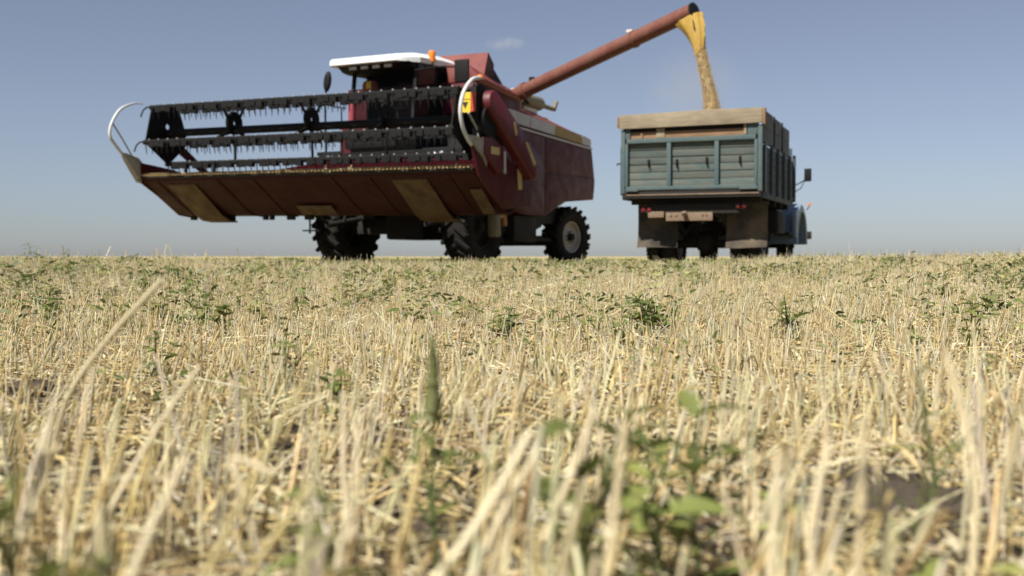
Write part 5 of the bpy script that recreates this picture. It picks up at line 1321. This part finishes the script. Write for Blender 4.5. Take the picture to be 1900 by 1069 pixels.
# ------------------------------------------------------------------ a single wisp of cloud
def cloud():
    m, nt, b = _new('cloud_vapour')
    nt.nodes.remove(b)
    v = nd(nt, 'ShaderNodeVolumePrincipled'); v.inputs['Color'].default_value = (0.97, 0.97, 0.98, 1); v.inputs['Anisotropy'].default_value = 0.2
    tc = nd(nt, 'ShaderNodeTexCoord'); n = nd(nt, 'ShaderNodeTexNoise', Scale=0.03, Detail=4.0, Roughness=0.6)
    nt.links.new(tc.outputs['Object'], n.inputs['Vector'])
    sc = nd(nt, 'ShaderNodeVectorMath', operation='MULTIPLY'); sc.inputs[1].default_value = (1 / 85, 1 / 60, 1 / 27)
    nt.links.new(tc.outputs['Object'], sc.inputs[0])
    ln = nd(nt, 'ShaderNodeVectorMath', operation='LENGTH'); nt.links.new(sc.outputs[0], ln.inputs[0])
    mr = nd(nt, 'ShaderNodeMapRange'); mr.inputs['From Min'].default_value = 1.0; mr.inputs['From Max'].default_value = 0.2
    nt.links.new(ln.outputs['Value'], mr.inputs['Value'])
    mu = nd(nt, 'ShaderNodeMath', operation='MULTIPLY'); nt.links.new(mr.outputs[0], mu.inputs[0])
    r = nd(nt, 'ShaderNodeMapRange'); r.inputs['From Min'].default_value = 0.42; r.inputs['From Max'].default_value = 0.7
    nt.links.new(n.outputs['Fac'], r.inputs['Value']); nt.links.new(r.outputs[0], mu.inputs[1])
    m2 = nd(nt, 'ShaderNodeMath', operation='MULTIPLY'); nt.links.new(mu.outputs[0], m2.inputs[0]); m2.inputs[1].default_value = 0.02
    nt.links.new(m2.outputs[0], v.inputs['Density'])
    nt.links.new(v.outputs[0], nt.nodes['Material Output'].inputs['Volume'])
    q = MB().lathe([(0.001, -27), (0.5, -23.4), (0.87, -13.5), (1, 0), (0.87, 13.5), (0.5, 23.4), (0.001, 27)], 20, axis='z')
    q.v = [(x * 85, y * 60, z) for x, y, z in q.v]
    o = q.build('cloud', 'cloud_vapour', None, smooth=80, loc=(-22, 4000, 765))
    tag(o, 'single small white wisp of cloud above the combine', 'cloud')
cloud()

# ------------------------------------------------------------------ faint dust hanging round the falling grain
def grain_dust():
    m, nt, b = _new('dust_air')
    nt.nodes.remove(b)
    v = nd(nt, 'ShaderNodeVolumePrincipled'); v.inputs['Color'].default_value = (0.93, 0.84, 0.70, 1)
    tc = nd(nt, 'ShaderNodeTexCoord')
    n = nd(nt, 'ShaderNodeTexNoise', Scale=1.6, Detail=3.0); nt.links.new(tc.outputs['Object'], n.inputs['Vector'])
    sc = nd(nt, 'ShaderNodeVectorMath', operation='MULTIPLY'); sc.inputs[1].default_value = (1 / 1.0, 1 / 0.9, 1 / 0.9)
    nt.links.new(tc.outputs['Object'], sc.inputs[0])
    ln = nd(nt, 'ShaderNodeVectorMath', operation='LENGTH'); nt.links.new(sc.outputs[0], ln.inputs[0])
    mr = nd(nt, 'ShaderNodeMapRange'); mr.inputs['From Min'].default_value = 1.0; mr.inputs['From Max'].default_value = 0.0
    nt.links.new(ln.outputs['Value'], mr.inputs['Value'])
    mu = nd(nt, 'ShaderNodeMath', operation='MULTIPLY'); nt.links.new(mr.outputs[0], mu.inputs[0]); nt.links.new(n.outputs['Fac'], mu.inputs[1])
    m2 = nd(nt, 'ShaderNodeMath', operation='MULTIPLY'); nt.links.new(mu.outputs[0], m2.inputs[0]); m2.inputs[1].default_value = 0.5
    nt.links.new(m2.outputs[0], v.inputs['Density'])
    nt.links.new(v.outputs[0], nt.nodes['Material Output'].inputs['Volume'])
    q = MB().lathe([(0.001, -0.9), (0.5, -0.78), (0.87, -0.45), (1, 0), (0.87, 0.45), (0.5, 0.78), (0.001, 0.9)], 18, axis='z')
    q.v = [(x * 1.0, y * 0.9, z) for x, y, z in q.v]
    o = q.build('grain_dust', 'dust_air', None, smooth=80, loc=(3.25, 19.9, 3.25))
    tag(o, 'thin haze of dust around the falling grain above the truck', 'dust', kind='stuff')
grain_dust()
